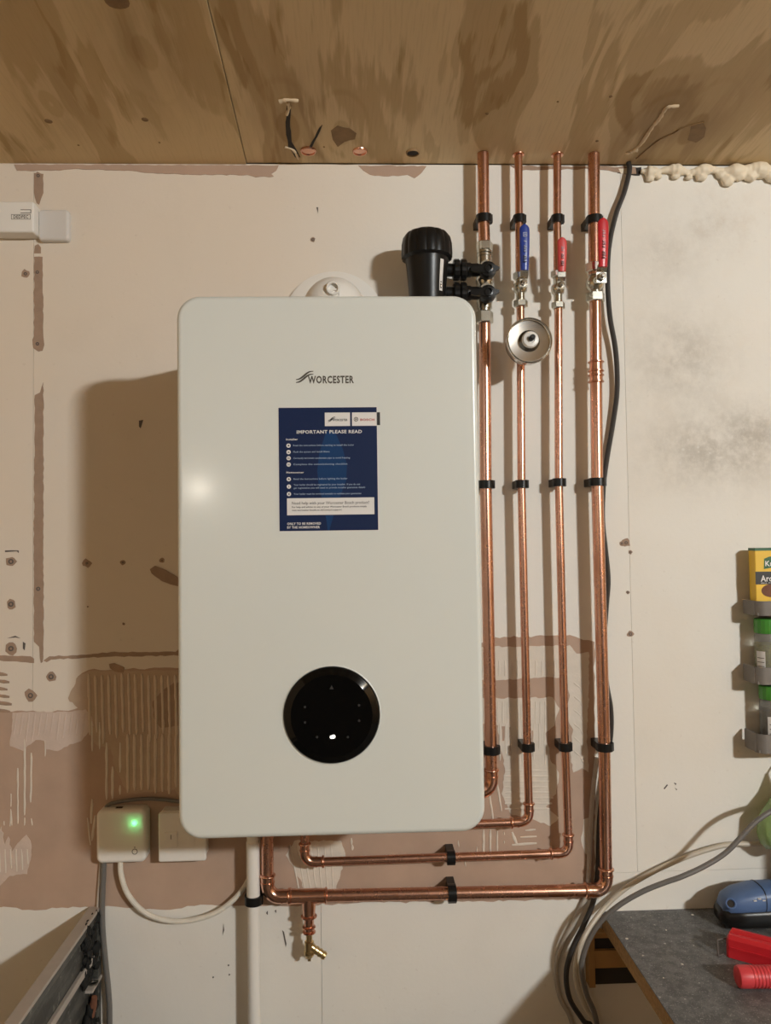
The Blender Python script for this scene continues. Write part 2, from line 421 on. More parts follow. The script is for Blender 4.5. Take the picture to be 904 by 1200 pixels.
patch('bare_strip', [[(-30, 768), (36, 769), (40, 772), (40, 777), (30, 776), (0, 774), (-30, 775)]], 'bare2', .0004, .7)
patch('bare_strip', [[(51, 774), (58, 769), (90, 768), (130, 764), (206, 764), (212, 758), (214, 768), (120, 770), (60, 773), (55, 776)]], 'bare2', .0004, .7)
patch('torn_paper', [[(176, 667), (182, 663), (195, 668), (210, 677), (230, 684), (230, 692), (205, 686), (190, 681), (178, 672)]], 'bare2', .0018, .5)
patch('torn_paper', [[(128, 778), (134, 777), (146, 782), (145, 788), (135, 787), (129, 783)]], 'bare2', .001, .4)
patch('damp_patch', [[(179, 822), (188, 812), (200, 803), (204, 800), (222, 800), (222, 851), (206, 850), (189, 853), (181, 842)]], 'bare2', .0014, .8)
# combed tile adhesive, left
patch('adhesive_patch', [[(15, 835), (84, 834), (101, 831), (108, 840), (110, 850), (104, 858), (96, 868), (82, 872), (68, 880), (54, 878), (52, 868), (42, 867), (32, 874), (28, 880), (12, 874), (14, 854)]], 'adh_pink', .0012, .8, 4)
patch('adhesive_patch', [[(92, 792), (104, 786), (214, 785), (214, 940), (205, 925), (150, 930), (135, 900), (130, 878), (112, 872), (100, 850), (96, 836), (80, 818), (84, 808)]], 'adh_dim', .0009, 1.0, 4)
patch('adhesive_patch', [[(-20, 1000), (2, 968), (6, 990), (10, 980), (14, 998), (24, 985), (31, 978), (36, 985), (37, 1002), (32, 1024), (12, 1026), (0, 1038), (-20, 1042)]], 'adh_pink', .0012, 1.0, 4)
def ridges(name, segs, m, h=.0014, jit=.5):
    bm = N()
    for (u0, v0, u1, v1, wd) in segs:
        n = max(2, int(math.hypot(u1 - u0, v1 - v0) / 6)); a = wd * .5; L = []
        dx, dz = (u1 - u0), (v1 - v0); ln = math.hypot(dx, dz); nx, nz = -dz / ln, dx / ln
        for i in range(n + 1):
            t = i / n; e = 1 if 0 < i < n else .55; ww = a * e * random.uniform(.8, 1.15); cu_ = u0 + dx * t + random.uniform(-jit, jit) * .5; cv = v0 + dz * t
            c0, c1, c2 = P(cu_ - nx * ww, cv - nz * ww), P(cu_, cv), P(cu_ + nx * ww, cv + nz * ww)
            L.append([(c0.x, .0005, c0.z), (c0.x * .6 + c1.x * .4, -h * .8, c0.z * .6 + c1.z * .4), (c1.x, -h, c1.z), (c2.x * .6 + c1.x * .4, -h * .8, c2.z * .6 + c1.z * .4), (c2.x, .0005, c2.z)])
        rings(bm, L, False, True)
    o = obj(name, bm, M[m], wall); o['kind'] = 'stuff'; return o
R = random.uniform
seg = [(20 + i * 7.2, 836, 16 + i * 7.2, 862 + R(-3, 10), 3.6) for i in range(12)]
ridges('adhesive_ridges', seg, 'adh_pink', .0022)
seg = [(104 + i * 7.8, 788 + R(0, 5), 106 + i * 7.8, 862 + R(-6, 10), 4.6) for i in range(14)]
seg += [(150 + i * 8.1, 860, 150 + i * 8.1, 930 + R(-8, 6), 5.2) for i in range(8)]
ridges('adhesive_ridges', seg, 'adh_mid', .0026)
seg = [(125, 870, 125, 937, 4), (132, 898, 132, 936, 4), (141, 870, 141, 905, 3.5), (141, 920, 141, 931, 3.5), (108, 845, 108, 880, 3), (117, 846, 117, 878, 3), (108, 936, 107, 965, 4), (112, 955, 108, 985, 4), (103, 958, 106, 990, 3),
       (29, 866, 29, 955, 3), (37, 882, 36, 940, 3), (21, 900, 21, 965, 2.6), (13, 930, 13, 945, 2.2), (13, 948, 12, 968, 2.2), (29, 958, 29, 967, 2.4), (37, 959, 38, 967, 2.4), (53, 868, 53, 886, 2.2), (5, 962, 5, 967, 2), (13, 950, 14, 967, 2.4)]
seg += [(-20, 787 + i * 8.6, 8 + R(0, 7), 791 + i * 8.6, 5) for i in range(6)]
ridges('adhesive_ridges', seg[:-6], 'adh', .0016); ridges('bare_combing', seg[-6:], 'bare2', .0012)
ridges('adhesive_ridges', [(-20 + i * 6.5, 995, -19 + i * 6.5, 1030 - i * 2 + R(-4, 4), 3.2) for i in range(9)], 'adh', .002)
# combed tile adhesive, right of and below the boiler
patch('adhesive_patch', [[(540, 757), (600, 758), (640, 757), (668, 756), (676, 766), (690, 764), (691, 800), (688, 860), (690, 905), (682, 900), (672, 905), (668, 880), (672, 855), (664, 840), (668, 815), (664, 795), (640, 793), (585, 797), (540, 796)]], 'adh', .0009, 1.0, 4)
patch('adhesive_patch', [[(540, 819), (600, 818), (648, 817), (656, 830), (650, 850), (640, 858), (645, 890), (655, 905), (652, 930), (640, 945), (655, 958), (645, 968), (625, 960), (600, 955), (588, 930), (592, 900), (586, 870), (584, 850), (540, 845)]], 'adh', .0009, 1.2, 4)
patch('adhesive_patch', [[(335, 1002), (345, 985), (400, 985), (405, 1000), (398, 1030), (392, 1050), (360, 1053), (352, 1030)]], 'adh', .0009, 1.2, 4)
patch('adhesive_patch', [[(684, 960), (690, 958), (691, 1002), (686, 1000), (681, 985)]], 'adh', .0009, .8, 4)
patch('adhesive_patch', [[(616, 950), (640, 952), (648, 955), (646, 962), (630, 961), (616, 956)]], 'adh', .0009, .8, 4)
seg = [(585 + i * 7.2, 774, 585 + i * 7.2, 792, 4) for i in range(12)] + [(584 + i * 5.5, 822, 584 + i * 5.5, 848, 3.2) for i in range(11)]
seg += [(586 + i * 6.6, 848, 586 + i * 6.6, 892 + R(-15, 10), 3) for i in range(9)]
seg += [(592, 903 + i * 6.4, 646 + R(-6, 6), 903 + i * 6.4, 4) for i in range(8)]
seg += [(673 + (i % 2) * 8, 800 + i * 8, 680 + (i % 2) * 4, 806 + i * 8, 3) for i in range(12)]
seg += [(572, 915, 578, 962, 3), (581, 908, 588, 950, 3), (575, 985, 575, 1000, 2), (567, 972, 567, 1000, 3.4), (575, 972, 575, 1000, 3.4), (583, 973, 583, 1000, 2.4), (591, 975, 591, 978, 2), (591, 985, 591, 988, 2), (559, 992, 559, 999, 2),
        (616, 973, 628, 972, 3), (610, 981, 629, 980, 3), (600, 990, 629, 988, 4), (600, 975, 606, 990, 5), (545, 1006, 546, 1015, 2), (537, 985, 538, 992, 2)]
seg += [(340 + i * 8, 990, 352 + i * 6.5, 1050, 2.4) for i in range(7)] + [(413, 990, 413, 996, 4), (412, 982, 412, 990, 3)]
ridges('adhesive_ridges', seg, 'adh', .0018)
patch('bare_streaks', [[(588, 851), (592, 851), (591, 868), (589, 868)], [(597, 852), (600, 852), (600, 880), (598, 880)], [(623, 856), (626, 856), (626, 886), (624, 886)], [(638, 860), (652, 850), (654, 868), (646, 866)]], 'bare', .0012, .4, 5, 'stuff')
# bare wood strip and torn paint under the ceiling
patch('bare_strip', [[(17, 193), (327, 194), (324, 200), (318, 204), (321, 207), (300, 208), (290, 205), (230, 205), (180, 203), (150, 200), (110, 199), (92, 198), (70, 200), (20, 200)]], 'bare', .0012, .6, 5)
patch('bare_strip', [[(420, 194), (500, 195), (494, 203), (486, 209), (478, 205), (455, 207), (434, 205), (426, 200)]], 'bare', .0008, .7, 5)
patch('bare_strip', [[(598, 194), (640, 195), (690, 195), (745, 196), (746, 204), (735, 203), (714, 200), (700, 199), (690, 198), (640, 199), (612, 200), (604, 198)]], 'bare2', .0008, .9, 5)
# screw heads, plugs and chips
def spot(u, v, r, halo=0, hm='bare2'):
    if halo: patch('chipped_paint', [[(u + halo * math.cos(a) * R(.75, 1.25), v + halo * math.sin(a) * R(.75, 1.25)) for a in [k * PI / 5 for k in range(10)]]], hm, .0005, .2)
    p = P(u, v); rr = r * .00162
    o = obj('wall_plug', lathe(N(), (p.x, .001, p.z), (0, -1, 0), [(rr, 0), (rr, .0022), (rr * .55, .0026), (rr * .5, .0012)], 12), M['plug'], wall, 30)
for a in ((13, 658, 3, 6), (13, 708, 3, 6), (13, 760, 3, 7), (60, 793, 3, 6), (36, 815, 3, 7), (44, 403, 2, 0), (45, 690, 2.4, 5), (45, 206, 2, 4), (30, 321, 2, 5), (44, 319, 2, 4), (102, 660, 1.4, 5), (144, 659, 1, 3), (190, 657, 1, 3),
          (367, 281, 1.8, 3), (734, 636, 2, 5), (729, 637, 1.4, 3), (739, 647, 1.4, 2.5), (739, 743, 2, 4), (736, 694, 1.4, 2), (145, 731, .8, 1.6), (103, 711, .6, 1), (232, 500, .8, 1), (268, 1131, .8, 0), (269, 1142, .8, 0), (250, 1145, .8, 0), (296, 1146, .8, 0)): spot(*a)
patch('paint_scuffs', [[(163, 493), (168, 492), (165, 502), (163, 500)], [(778, 924), (782, 919), (783, 920), (779, 925)], [(790, 917), (793, 918), (792, 920)], [(791, 923), (794, 925), (793, 926)], [(312, 1070), (314, 1067), (314, 1072)], [(331, 1090), (333, 1092), (336, 1106), (335, 1110), (333, 1100)],
                       [(322, 1067), (324, 1066), (324, 1070)], [(262, 1082), (263, 1090), (261, 1096)], [(371, 488 - 245), (373, 243), (373, 250)], [(6, 645), (22, 645), (22, 648), (20, 646), (6, 647)], [(8, 748), (18, 745), (24, 748), (18, 747)], [(27, 752), (30, 754), (29, 762), (27, 760)]], 'plug', .0006, .2, 8, 'stuff')

# ceiling: two plywood sheets
ceil = struct('ceiling', N() , M['ply_edge'])
def ceil_slab(x0, x1, y0, y1, z_lo, z_hi, x0b=None, x1b=None):
    bm = N(); x0b = x0 if x0b is None else x0b; x1b = x1 if x1b is None else x1b
    L = []
    for dz in (z_lo, z_hi): L.append([(x0, y0, CEIL - SLOPE * y0 + dz), (x1, y0, CEIL - SLOPE * y0 + dz), (x1b, y1, CEIL - SLOPE * y1 + dz), (x0b, y1, CEIL - SLOPE * y1 + dz)])
    rings(bm, L); return bm
bpy.data.objects.remove(ceil)
ceil = struct('ceiling', ceil_slab(X0, X1, .1, Y1, .020, .06), M['ply_edge'])
sa = CP(288, 186); sbk = CP(243, 0); k = (sbk.x - sa.x) / (sbk.y - sa.y); xs0 = sa.x - k * sa.y; xs1 = xs0 + k * Y1
obj('plywood_sheet', ceil_slab(X0, xs0 - .0008, -.001, Y1, -.003, .019, X0, xs1 - .0008), M['ply2'], ceil)
obj('plywood_sheet', ceil_slab(xs0 + .0008, X1, -.0005, Y1, 0, .019, xs1 + .0008, X1), M['ply'], ceil)
def cpatch(name, pts, m, t=.0012, drop=0., amp=.6, step=6):
    q = [CP(u, v, drop) for u, v in jag(pts, amp, step)]; bm = N(); zz = lambda c, o: Vector((c.x, c.y, CEIL - drop - SLOPE * c.y + o))
    co, ed, fa, _, _, _ = delaunay_2d_cdt([Vector((p.x, p.y)) for p in q], [(i, (i + 1) % len(q)) for i in range(len(q))], [], 1, 1e-6)
    plate(bm, [zz(c, .001) for c in co], [zz(c, -t) for c in co], fa); return obj(name, bm, M[m], ceil)
cpatch('wood_knot', [(388, 153), (396, 147), (410, 150), (418, 156), (416, 163), (404, 166), (396, 172), (390, 163)], 'knot', .0006)
cpatch('wood_knot', [(810, 148), (824, 142), (828, 150), (826, 160), (816, 167), (806, 164)], 'knot', .0005)
cpatch('wood_crack', [(336, 124), (341, 126), (340, 148), (342, 166), (348, 176), (352, 184), (346, 184), (338, 172), (335, 150)], 'dark', .0008)
cpatch('wood_crack', [(374, 150), (378, 146), (372, 160), (366, 172), (363, 172)], 'dark', .0008)
def cstrand(name, pts, r, m, parent=None):
    return obj(name, tube(N(), smooth_path([CP(u, v, .001) for u, v in pts], 5), [r * R(.7, 1.4) for _ in range((len(pts) - 1) * 5 + 1)], 8), M[m], parent or ceil, 60)
cstrand('filler_bead', [(328, 119), (336, 117), (350, 118)], .0032, 'filler'); cstrand('filler_bead', [(337, 120), (339, 126), (336, 134)], .0024, 'filler')
cstrand('filler_bead', [(742, 177), (752, 168), (764, 150), (774, 138), (782, 126), (796, 124)], .0028, 'filler')
cstrand('filler_bead', [(734, 180), (742, 177), (748, 176)], .003, 'filler')
cstrand('filler_bead', [(746, 186), (770, 166), (790, 156), (800, 150), (826, 143)], .0012, 'knot')
cstrand('filler_bead', [(334, 172), (344, 176), (350, 186)], .0022, 'filler')
for (u, v, r, dr) in ((57, 142, .0065, .003), (170, 140, .006, .003), (137, 1, .017, .003), (92, 170, .002, .003), (187, 207 - 40, .002, .003), (716, 113, .003, 0), (654, 119, .002, 0), (571, 133, .003, 0), (700, 165, .003, 0), (380, 172, .002, 0)):
    p = CP(u, v, dr); obj('screw_hole', lathe(N(), p + Vector((0, 0, .002)), (0, 0, -1), [(r, 0), (r, .0026), (r * .8, .003), (r * .6, .0025)], 14), M['knot'], ceil, 30)
def hole_ring(u, v, r, m, inner):
    p = CP(u, v)
    o = obj('pipe_sleeve', lathe(N(), p + Vector((0, 0, .004)), (0, 0, -1), [(r, 0), (r, .0060), (r * .93, .0072), (r * .84, .0066), (r * .80, .001)], 24), M[m], ceil, 40)
    obj('hole', lathe(N(), p + Vector((0, 0, .004)), (0, 0, -1), [(r * .82, 0), (r * .82, .0052), (r * .5, .0058)], 24), M[inner], o, 40)
hole_ring(361.5, 176.5, .0150, 'copper2', 'copper2'); hole_ring(422, 177, .0140, 'copper', 'copper'); hole_ring(484, 178.5, .0130, 'knot2', 'dark')

# expanding foam along the joint
ft = thing('expanding_foam', 'lumpy cream bead of expanding foam along the right end of the ceiling joint', 'foam', (P(830, 205).x, -.002, CEIL))
bm = N(); pts = []; rr = []
for i in range(90):
    u = 750 + i * 2.6; q = P(u, 203 + 1.5 * math.sin(i * .35), 0); r = .0085 + .003 * math.sin(i * .5) + R(-.0012, .0012) + (.004 if 40 < i < 60 else 0)
    pts.append((q.x, -.003 - r * .3, q.z + .002)); rr.append(r * (1 if 2 < i < 88 else .5))
tube(bm, pts, rr, 14)
for (u, v, r, s) in ((762, 209, .007, 1), (772, 207, .006, 1), (822, 207, .009, 1), (853, 211, .010, 1.3), (866, 205, .012, 1), (880, 206, .012, 1), (893, 203, .010, 1), (845, 205, .008, 1), (905, 208, .011, 1), (792, 207, .007, .8), (808, 208, .006, .8)):
    n = N(); bmesh.ops.create_icosphere(n, subdivisions=3, radius=r); p = P(u, v, .006)
    for x in n.verts: x.co = Vector((x.co.x * 1.3, x.co.y * .9, x.co.z * s)) * (1 + .12 * math.sin(x.co.x * 600 + u) * math.sin(x.co.z * 500 + u)) + p
    join(bm, n)
fo = obj('foam_bead', bm, M['foam'], ft, 180)
md = fo.modifiers.new('merge', 'REMESH'); md.mode = 'VOXEL'; md.voxel_size = .0016; md.use_smooth_shade = True
md = fo.modifiers.new('soften', 'SMOOTH'); md.factor = .5; md.iterations = 5
patch('joint_gap', [[(722, 196), (752, 196), (750, 206), (738, 205), (724, 203)]], 'dark', .0004, .6)
patch('filler_dab', [[(725, 198), (737, 197), (739, 204), (728, 204)]], 'foam', .0012, .5)

# lamp the room is lit by (behind the camera)
lt = thing('ceiling_lamp', 'white batten lamp fixed under the plywood ceiling behind the viewer', 'lamp', LAMP)
obj('housing', box(N(), LAMP + Vector((-.16, -.04, .0)), LAMP + Vector((.16, .04, .028)), .006), M['plastic'], lt)
obj('diffuser', box(N(), LAMP + Vector((-.14, -.03, -.012)), LAMP + Vector((.14, .03, -.0005)), .005), M['lampface'], lt)

l2 = thing('wall_lamp', 'small bulkhead wall lamp on the wall behind the viewer', 'lamp', Vector((LAMP2.x, -4.399, LAMP2.z)))
obj('lamp_body', box(N(), LAMP2 + Vector((-.07, -.0595, -.05)), LAMP2 + Vector((.07, -.012, .05)), .01), M['plastic'], l2)

# ------------------------------------------------------------------ boiler
BW, BH, BF = .44, .7837, .34
bo = thing('boiler', 'white wall-hung boiler with round black dial and blue sticker', 'boiler', (0, -.17, Z0))
fr = obj('front_panel', slab(N(), rrect(0, Z0, BW, BH, .034, 10), -BF + .036, -BF, .007, 4), M['white'], bo, 40)
obj('casing', box(N(), (-BW / 2 + .012, -.004, Z0 - BH / 2 + .02), (BW / 2 - .012, -BF + .036, Z0 + BH / 2 - .012), .006), M['casing'], bo, 40)
YF = -BF
def Q(u, v, d=BF): p = P(u, v, d); return p.x, p.z
kp = px(BF)
bm = N(); x, z = Q(361, 449); x2, _ = Q(415, 449); text(bm, 'WORCESTER', x, z, 8.2 * kp, YF, x2 - x, bold=.035)
def swoosh(bm, u, v, s, y, wd):
    for o_ in (0, 3.3):
        pts = [(0, 10.5), (4, 9.6), (8, 7), (12, 3.6), (16, 1.2), (20.5, .6)]
        c = [Vector(Q(u + a * s, v + (b + o_) * s)) for a, b in pts]; cc = smooth_path([Vector((p.x, 0, p.y)) for p in c], 4); n = len(cc)
        A = []; B = []
        for i, p in enumerate(cc):
            t = (cc[min(i + 1, n - 1)] - cc[max(i - 1, 0)]).normalized(); nn = Vector((-t.z, 0, t.x)); h = wd * s * kp * (.35 + .65 * math.sin(PI * min(1, (i + 1) / n * 1.0))) * .5
            A.append(bm.verts.new((p.x + nn.x * h, y - .00012, p.z + nn.z * h))); B.append(bm.verts.new((p.x - nn.x * h, y - .00012, p.z - nn.z * h)))
        for i in range(n - 1): bm.faces.new((A[i], A[i + 1], B[i + 1], B[i]))
swoosh(bm, 347, 434.5, 1.0, YF, 2.2)
obj('badge', bm, M['ink'], bo)['label'] = 'dark lettered badge reading WORCESTER'
# the sticker
stx0, stz1 = Q(326.5, 478); stx1, stz0 = Q(443.5, 621); sw = stx1 - stx0; sh_ = stz1 - stz0
stk = obj('sticker', box(N(), (stx0 - .0006, YF + .0002, stz0 - .0008), (stx1 + .0008, YF - .0003, stz1 + .0004)), M['paper'], bo)
stk['label'] = 'blue and white information sticker'
y = YF - .0003
def SX(u): return stx0 + (u - 92) / (720 - 92) * sw      # in the coordinates of the enlarged crop
def SZ(v): return stz1 - (v - 315) / (1097 - 315) * sh_
def rect(bm, u0, v0, u1, v1, y): box(bm, (SX(u0), y + .0001, SZ(v1)), (SX(u1), y - .00012, SZ(v0)))
bm = N(); rect(bm, 92, 315, 720, 1097, y); obj('printed_ground', bm, M['navy'], stk)
y -= .00012
bm = N()
c = [(SX(a), SZ(b)) for a, b in ((395, 470), (450, 470), (500, 580), (525, 680), (520, 780), (480, 880), (450, 960), (425, 1040), (408, 1096), (398, 1096), (392, 1040), (375, 940), (345, 820), (335, 720), (350, 600))]
poly(bm, c, y + .0001, y - .0001); obj('printed_flame', bm, M['blue2'], stk)
y -= .0001
bm = N(); bm.free()
for q in ((387, 348, 549, 434), (561, 348, 719, 434), (141, 890, 697, 997)): bm = N(); rect(bm, *q, y); obj('white_box', bm, M['paper'], stk)
bm = N(); rect(bm, 721, 348, 741, 430, y); obj('black_tab', bm, M['inkblk'], stk)
bm = N()
text(bm, 'IMPORTANT PLEASE READ', SX(207), SZ(480), .0046, y, SX(624) - SX(207), bold=.025)
text(bm, 'Installer', SX(139), SZ(522), .0026, y, SX(213) - SX(139), bold=.02)
text(bm, 'Homeowner', SX(139), SZ(732), .0026, y, SX(250) - SX(139), bold=.02)
text(bm, 'ONLY TO BE REMOVED', SX(141), SZ(1058), .0032, y, SX(355) - SX(141), bold=.03)
text(bm, 'BY THE HOMEOWNER', SX(141), SZ(1081), .0032, y, SX(348) - SX(141), bold=.03)
for v in (556, 597, 636, 676, 769, 816, 863): lathe(bm, (SX(154), y + .0001, SZ(v)), (0, -1, 0), [(.0031, 0), (.0031, .00022)], 18)
obj('white_print', bm, M['paper'], stk)['kind'] = 'stuff'
bm = N()
for s, v, u1 in (('Read the instructions before starting to install the boiler', 560, 572), ('Flush the system and install filters', 601, 415), ('Correctly terminate condensate pipe to avoid freezing', 641, 545), ('Complete the commissioning checklist', 680, 528),
                 ('Read the instructions before lighting the boiler', 773, 528), ('Your boiler should be registered by your installer. If you do not', 810, 608), ('get registration you will need to provide installer guarantee details', 830, 640), ('Your boiler must be serviced annually to validate your guarantee', 868, 614)):
    text(bm, s, SX(184), SZ(v), .0023, y, SX(u1) - SX(184), bold=.02)
obj('pale_print', bm, M['inkpale'], stk)
yb = y - .00014
bm = N()
text(bm, 'Need help with your Worcester Bosch product?', SX(172), SZ(930), .0042, yb, SX(664) - SX(172))
text(bm, 'For help and advice on any of your Worcester Bosch products simply', SX(172), SZ(951), .0024, yb, SX(648) - SX(172), bold=.02)
text(bm, 'visit worcester-bosch.co.uk/contact-support', SX(172), SZ(971), .0024, yb, SX(488) - SX(172), bold=.02)
text(bm, 'WORCESTER', SX(436), SZ(402), .0030, yb, SX(532) - SX(436), bold=.03)
u0 = 326.5 + (404 - 92) / 628 * 117; swoosh(bm, u0, 478 + (372 - 315) / 782 * 143, .42, yb, 2.6)
lathe(bm, (SX(587), yb, SZ(392)), (0, -1, 0), [(.0033, 0), (.0033, .0001), (.0026, .0001), (.0026, 0)], 20, False)
box(bm, (SX(581), yb, SZ(403)), (SX(584), yb - .0001, SZ(381))); box(bm, (SX(590), yb, SZ(403)), (SX(593), yb - .0001, SZ(381))); box(bm, (SX(584), yb, SZ(394)), (SX(590), yb - .0001, SZ(390)))
for v, k in ((556, 0), (597, 1), (636, 2), (676, 3), (769, 0), (816, 4), (863, 5)):
    cx, cz = SX(154), SZ(v)
    if k in (0, 1): box(bm, (cx - .0014, yb, cz - .0010), (cx + .0014, yb - .0001, cz + .0004)); 
    if k == 0: box(bm, (cx - .0004, yb, cz), (cx + .0004, yb - .0001, cz + .0016))
    if k in (2, 3): box(bm, (cx - .0012, yb, cz - .0014), (cx - .0004, yb - .0001, cz + .0014)); box(bm, (cx + .0004, yb, cz - .0014), (cx + .0012, yb - .0001, cz + .0014))
    if k == 4: box(bm, (cx - .0004, yb, cz - .0016), (cx + .0004, yb - .0001, cz + .0016))
    if k == 5:
        text(bm, 'x', cx, cz - .0012, .0036, yb, .003, 'C', bold=.05)
obj('dark_print', bm, M['inkblk'], stk)['kind'] = 'stuff'
bm = N(); text(bm, 'BOSCH', SX(614), SZ(402), .0031, yb, SX(704) - SX(614), bold=.03); obj('red_print', bm, M['inkred'], stk)
# the dial
dx, dz = Q(389, 837.5); dr = 55.5 * kp
obj('dial_seat', lathe(N(), (dx, YF + .001, dz), (0, -1, 0), [(dr + .0022, 0), (dr + .0022, .0015), (dr + .0008, .0022), (dr, .0010)], 72), M['white'], bo, 40)
dl = obj('control_dial', lathe(N(), (dx, YF + .001, dz), (0, -1, 0), [(dr, 0), (dr, .0035), (dr - .0012, .0050), (dr - .0098, .0088), (dr - .0105, .0091), (.001, .0092)], 90), M['gloss'], bo, 9)
dl['label'] = 'round gloss black control dial'
yd = YF + .001 - .0094
bm = N(); a, b = Q(390, 862); 
for ox, r in ((-.0014, .0024), (.0016, .0027), (.0, .0020)): lathe(bm, (a + ox, yd + .0002, b + (.0006 if ox > 0 else 0)), (0, -1, 0), [(r, 0), (r, .0003)], 14)
obj('lit_icon', bm, M['icon'], dl)
bm = N(); a, b = Q(389, 804); poly(bm, [(a - .003, b - .003), (a + .003, b - .003), (a, b + .003)], yd + .0002, yd - .0001); obj('icon', bm, M['icongrey'], dl)
for u, v in ((358, 827), (358, 845), (372, 862), (408, 862), (421, 825), (421, 843)):
    a, b = Q(u, v); bm = N(); lathe(bm, (a, yd + .0002, b), (0, -1, 0), [(.0018, 0), (.0018, .0003)], 10); obj('icon', bm, M['icongrey'], dl)
# flue on top
zc = P(391, 318, .004).z - .098; xc = P(392, 345, 0).x
obj('flue_flange', lathe(N(), (xc, -.0005, zc), (0, -1, 0), [(.098, 0), (.097, .006), (.080, .0095), (.062, .010)], 56), M['plastic'], bo, 40)
xe = P(391.5, 340, .12).x; ztop = P(391, 320.5, .15).z; er = .056
ez = ztop - er
bm = N(); lathe(bm, (xe, -.008, ez), (0, -1, 0), [(er, 0), (er, .10), (er * .97, .125), (er * .86, .148), (er * .66, .163), (er * .35, .170), (.001, .172)], 48)
obj('flue_elbow', bm, M['plastic'], bo, 60)
obj('flue_turret', lathe(N(), (xe, -.11, Z0 + BH / 2 - .015), (0, 0, 1), [(.060, 0), (.060, .010), (.054, .014), (.054, max(.02, ez - Z0 - BH / 2 + .015))], 48), M['plastic'], bo, 50)
tx, tz = Q(390.5, 338, .18)
bm = N(); lathe(bm, (tx, -.172, tz), (0, -1, 0), [(.0125, 0), (.0125, .010), (.011, .012), (.0085, .012), (.008, .004)], 28)
lathe(bm, (tx + .003, -.172, tz - .010), (0, -1, 0), [(.010, 0), (.010, .008), (.007, .0085), (.006, .003)], 24)
obj('test_port', bm, M['plastic'], bo, 40)

# ------------------------------------------------------------------ copper pipes
D22, D15, R22, R15 = .037, .034, .011, .0075
def collar(bm, p, axis, r, w_=.004, h=.0022):
    axis = Vector(axis).normalized(); lathe(bm, Vector(p) - axis * w_ / 2, axis, [(r + .0008, 0), (r + h, w_ * .3), (r + h, w_ * .7), (r + .0008, w_)], 24)
def sleeve(bm, a, b, r): lathe(bm, a, Vector(b) - Vector(a), [(r, 0), (r + .0013, .0006), (r + .0013, (Vector(b) - Vector(a)).length - .0006), (r, (Vector(b) - Vector(a)).length)], 24)
def elbow(parent, corner, da, db, r, rad):
    corner = Vector(corner); da, db = Vector(da).normalized(), Vector(db).normalized(); bm = N(); re = r + .0012
    pts = [corner + da * (rad + .018)]; 
    for k in range(13):
        a = PI / 2 * k / 12; pts.append(corner + da * rad * (1 - math.sin(a)) + db * rad * (1 - math.cos(a)))
    pts.append(corner + db * (rad + .018)); tube(bm, pts, re, 24)
    for d in (da, db):
        collar(bm, corner + d * (rad + .016), d, re, .0045, .0024); collar(bm, corner + d * (rad + .004), d, re, .003, .0008)
    obj('elbow', bm, M['copper2'], parent, 50); return corner + da * rad, corner + db * rad
def pipe_run(label, pts, r, group=None):
    t = thing('copper_pipe', label, 'pipe', Vector(pts[0])); return t
def section(t, pts, r, n=28, name='pipe_length'):
    return obj(name, tube(N(), pts, r, n), M['copper'], t, 60)
def ceil_ring(t, p, r):
    obj('ceiling_collar', lathe(N(), (p.x, p.y, p.z + .004), (0, 0, -1), [(r + .0006, 0), (r + .0042, .002), (r + .0038, .0050), (r + .0006, .004)], 28), M['copper2'], t, 40)
topz = CEIL + .0008
def up_to(p): return Vector((p.x, p.y, CEIL - SLOPE * p.y - .0006))
# pipe A above and below the filter
a0 = up_to(P(566.5, 190, D22)); a1 = P(568, 285, D22)
t = pipe_run('short copper pipe from ceiling down to the black filter, leftmost of the four', [a0], R22); section(t, [a0, P(567, 258, D22), a1], R22)

b0 = P(568.3, 379.6, D22); b1 = P(569.6, 568, D22); b2 = P(575.6, 878, D22); bc = P(577, 928, D22)
t = pipe_run('thick copper pipe from under the filter down beside boiler edge', [b0], R22)
ea, eb = elbow(t, bc, b2 - bc, (-1, 0, 0), R22, .024); section(t, [b0, b1, b2, ea], R22); section(t, [eb, eb + Vector((-.16, 0, 0))], R22)
# pipe B
c0 = up_to(P(608, 190, D15)); c1 = P(609.3, 322, D15)
t = pipe_run('thin copper pipe from ceiling to the blue lever valve', [c0], R15); section(t, [c0, P(608.6, 258, D15), c1], R15); ceil_ring(t, c0, R15)
c2 = P(610.2, 352, D15); cm = P(611.4, 566, D15); c3 = P(618.2, 876, D15); cc = P(620.5, 963, D15)
t = pipe_run('thin copper pipe below the blue lever valve, behind the round steel vessel', [c2], R15)
ea, eb = elbow(t, cc, c3 - cc, (-1, 0, -.01), R15, .017); section(t, [c2, cm, c3, ea], R15)
section(t, [eb, eb + Vector((-.17, 0, -.0017))], R15)
PB = t
# pipe C
d0 = up_to(P(653.5, 190, D15)); d1 = P(653.8, 325, D15)
t = pipe_run('thin copper pipe from ceiling to the small faded red lever valve', [d0], R15); section(t, [d0, P(653.2, 258, D15), d1], R15); ceil_ring(t, d0, R15)
d2 = P(654.6, 352, D15); dm = P(655.2, 566, D15); d3 = P(662.4, 877, D15); dc = P(667, 999.5, D15); de = P(357.5, 1010.5, D15)
t = pipe_run('thin copper pipe below the faded red lever valve, turning left under the boiler', [d2], R15)
ea, eb = elbow(t, dc, d3 - dc, de - dc, R15, .017); section(t, [d2, dm, d3, ea], R15)
ec, ed = elbow(t, de, dc - de, (0, 0, 1), R15, .017); section(t, [eb, ec], R15); section(t, [ed, ed + Vector((0, 0, .075))], R15)
dh0, dh1 = eb, ec
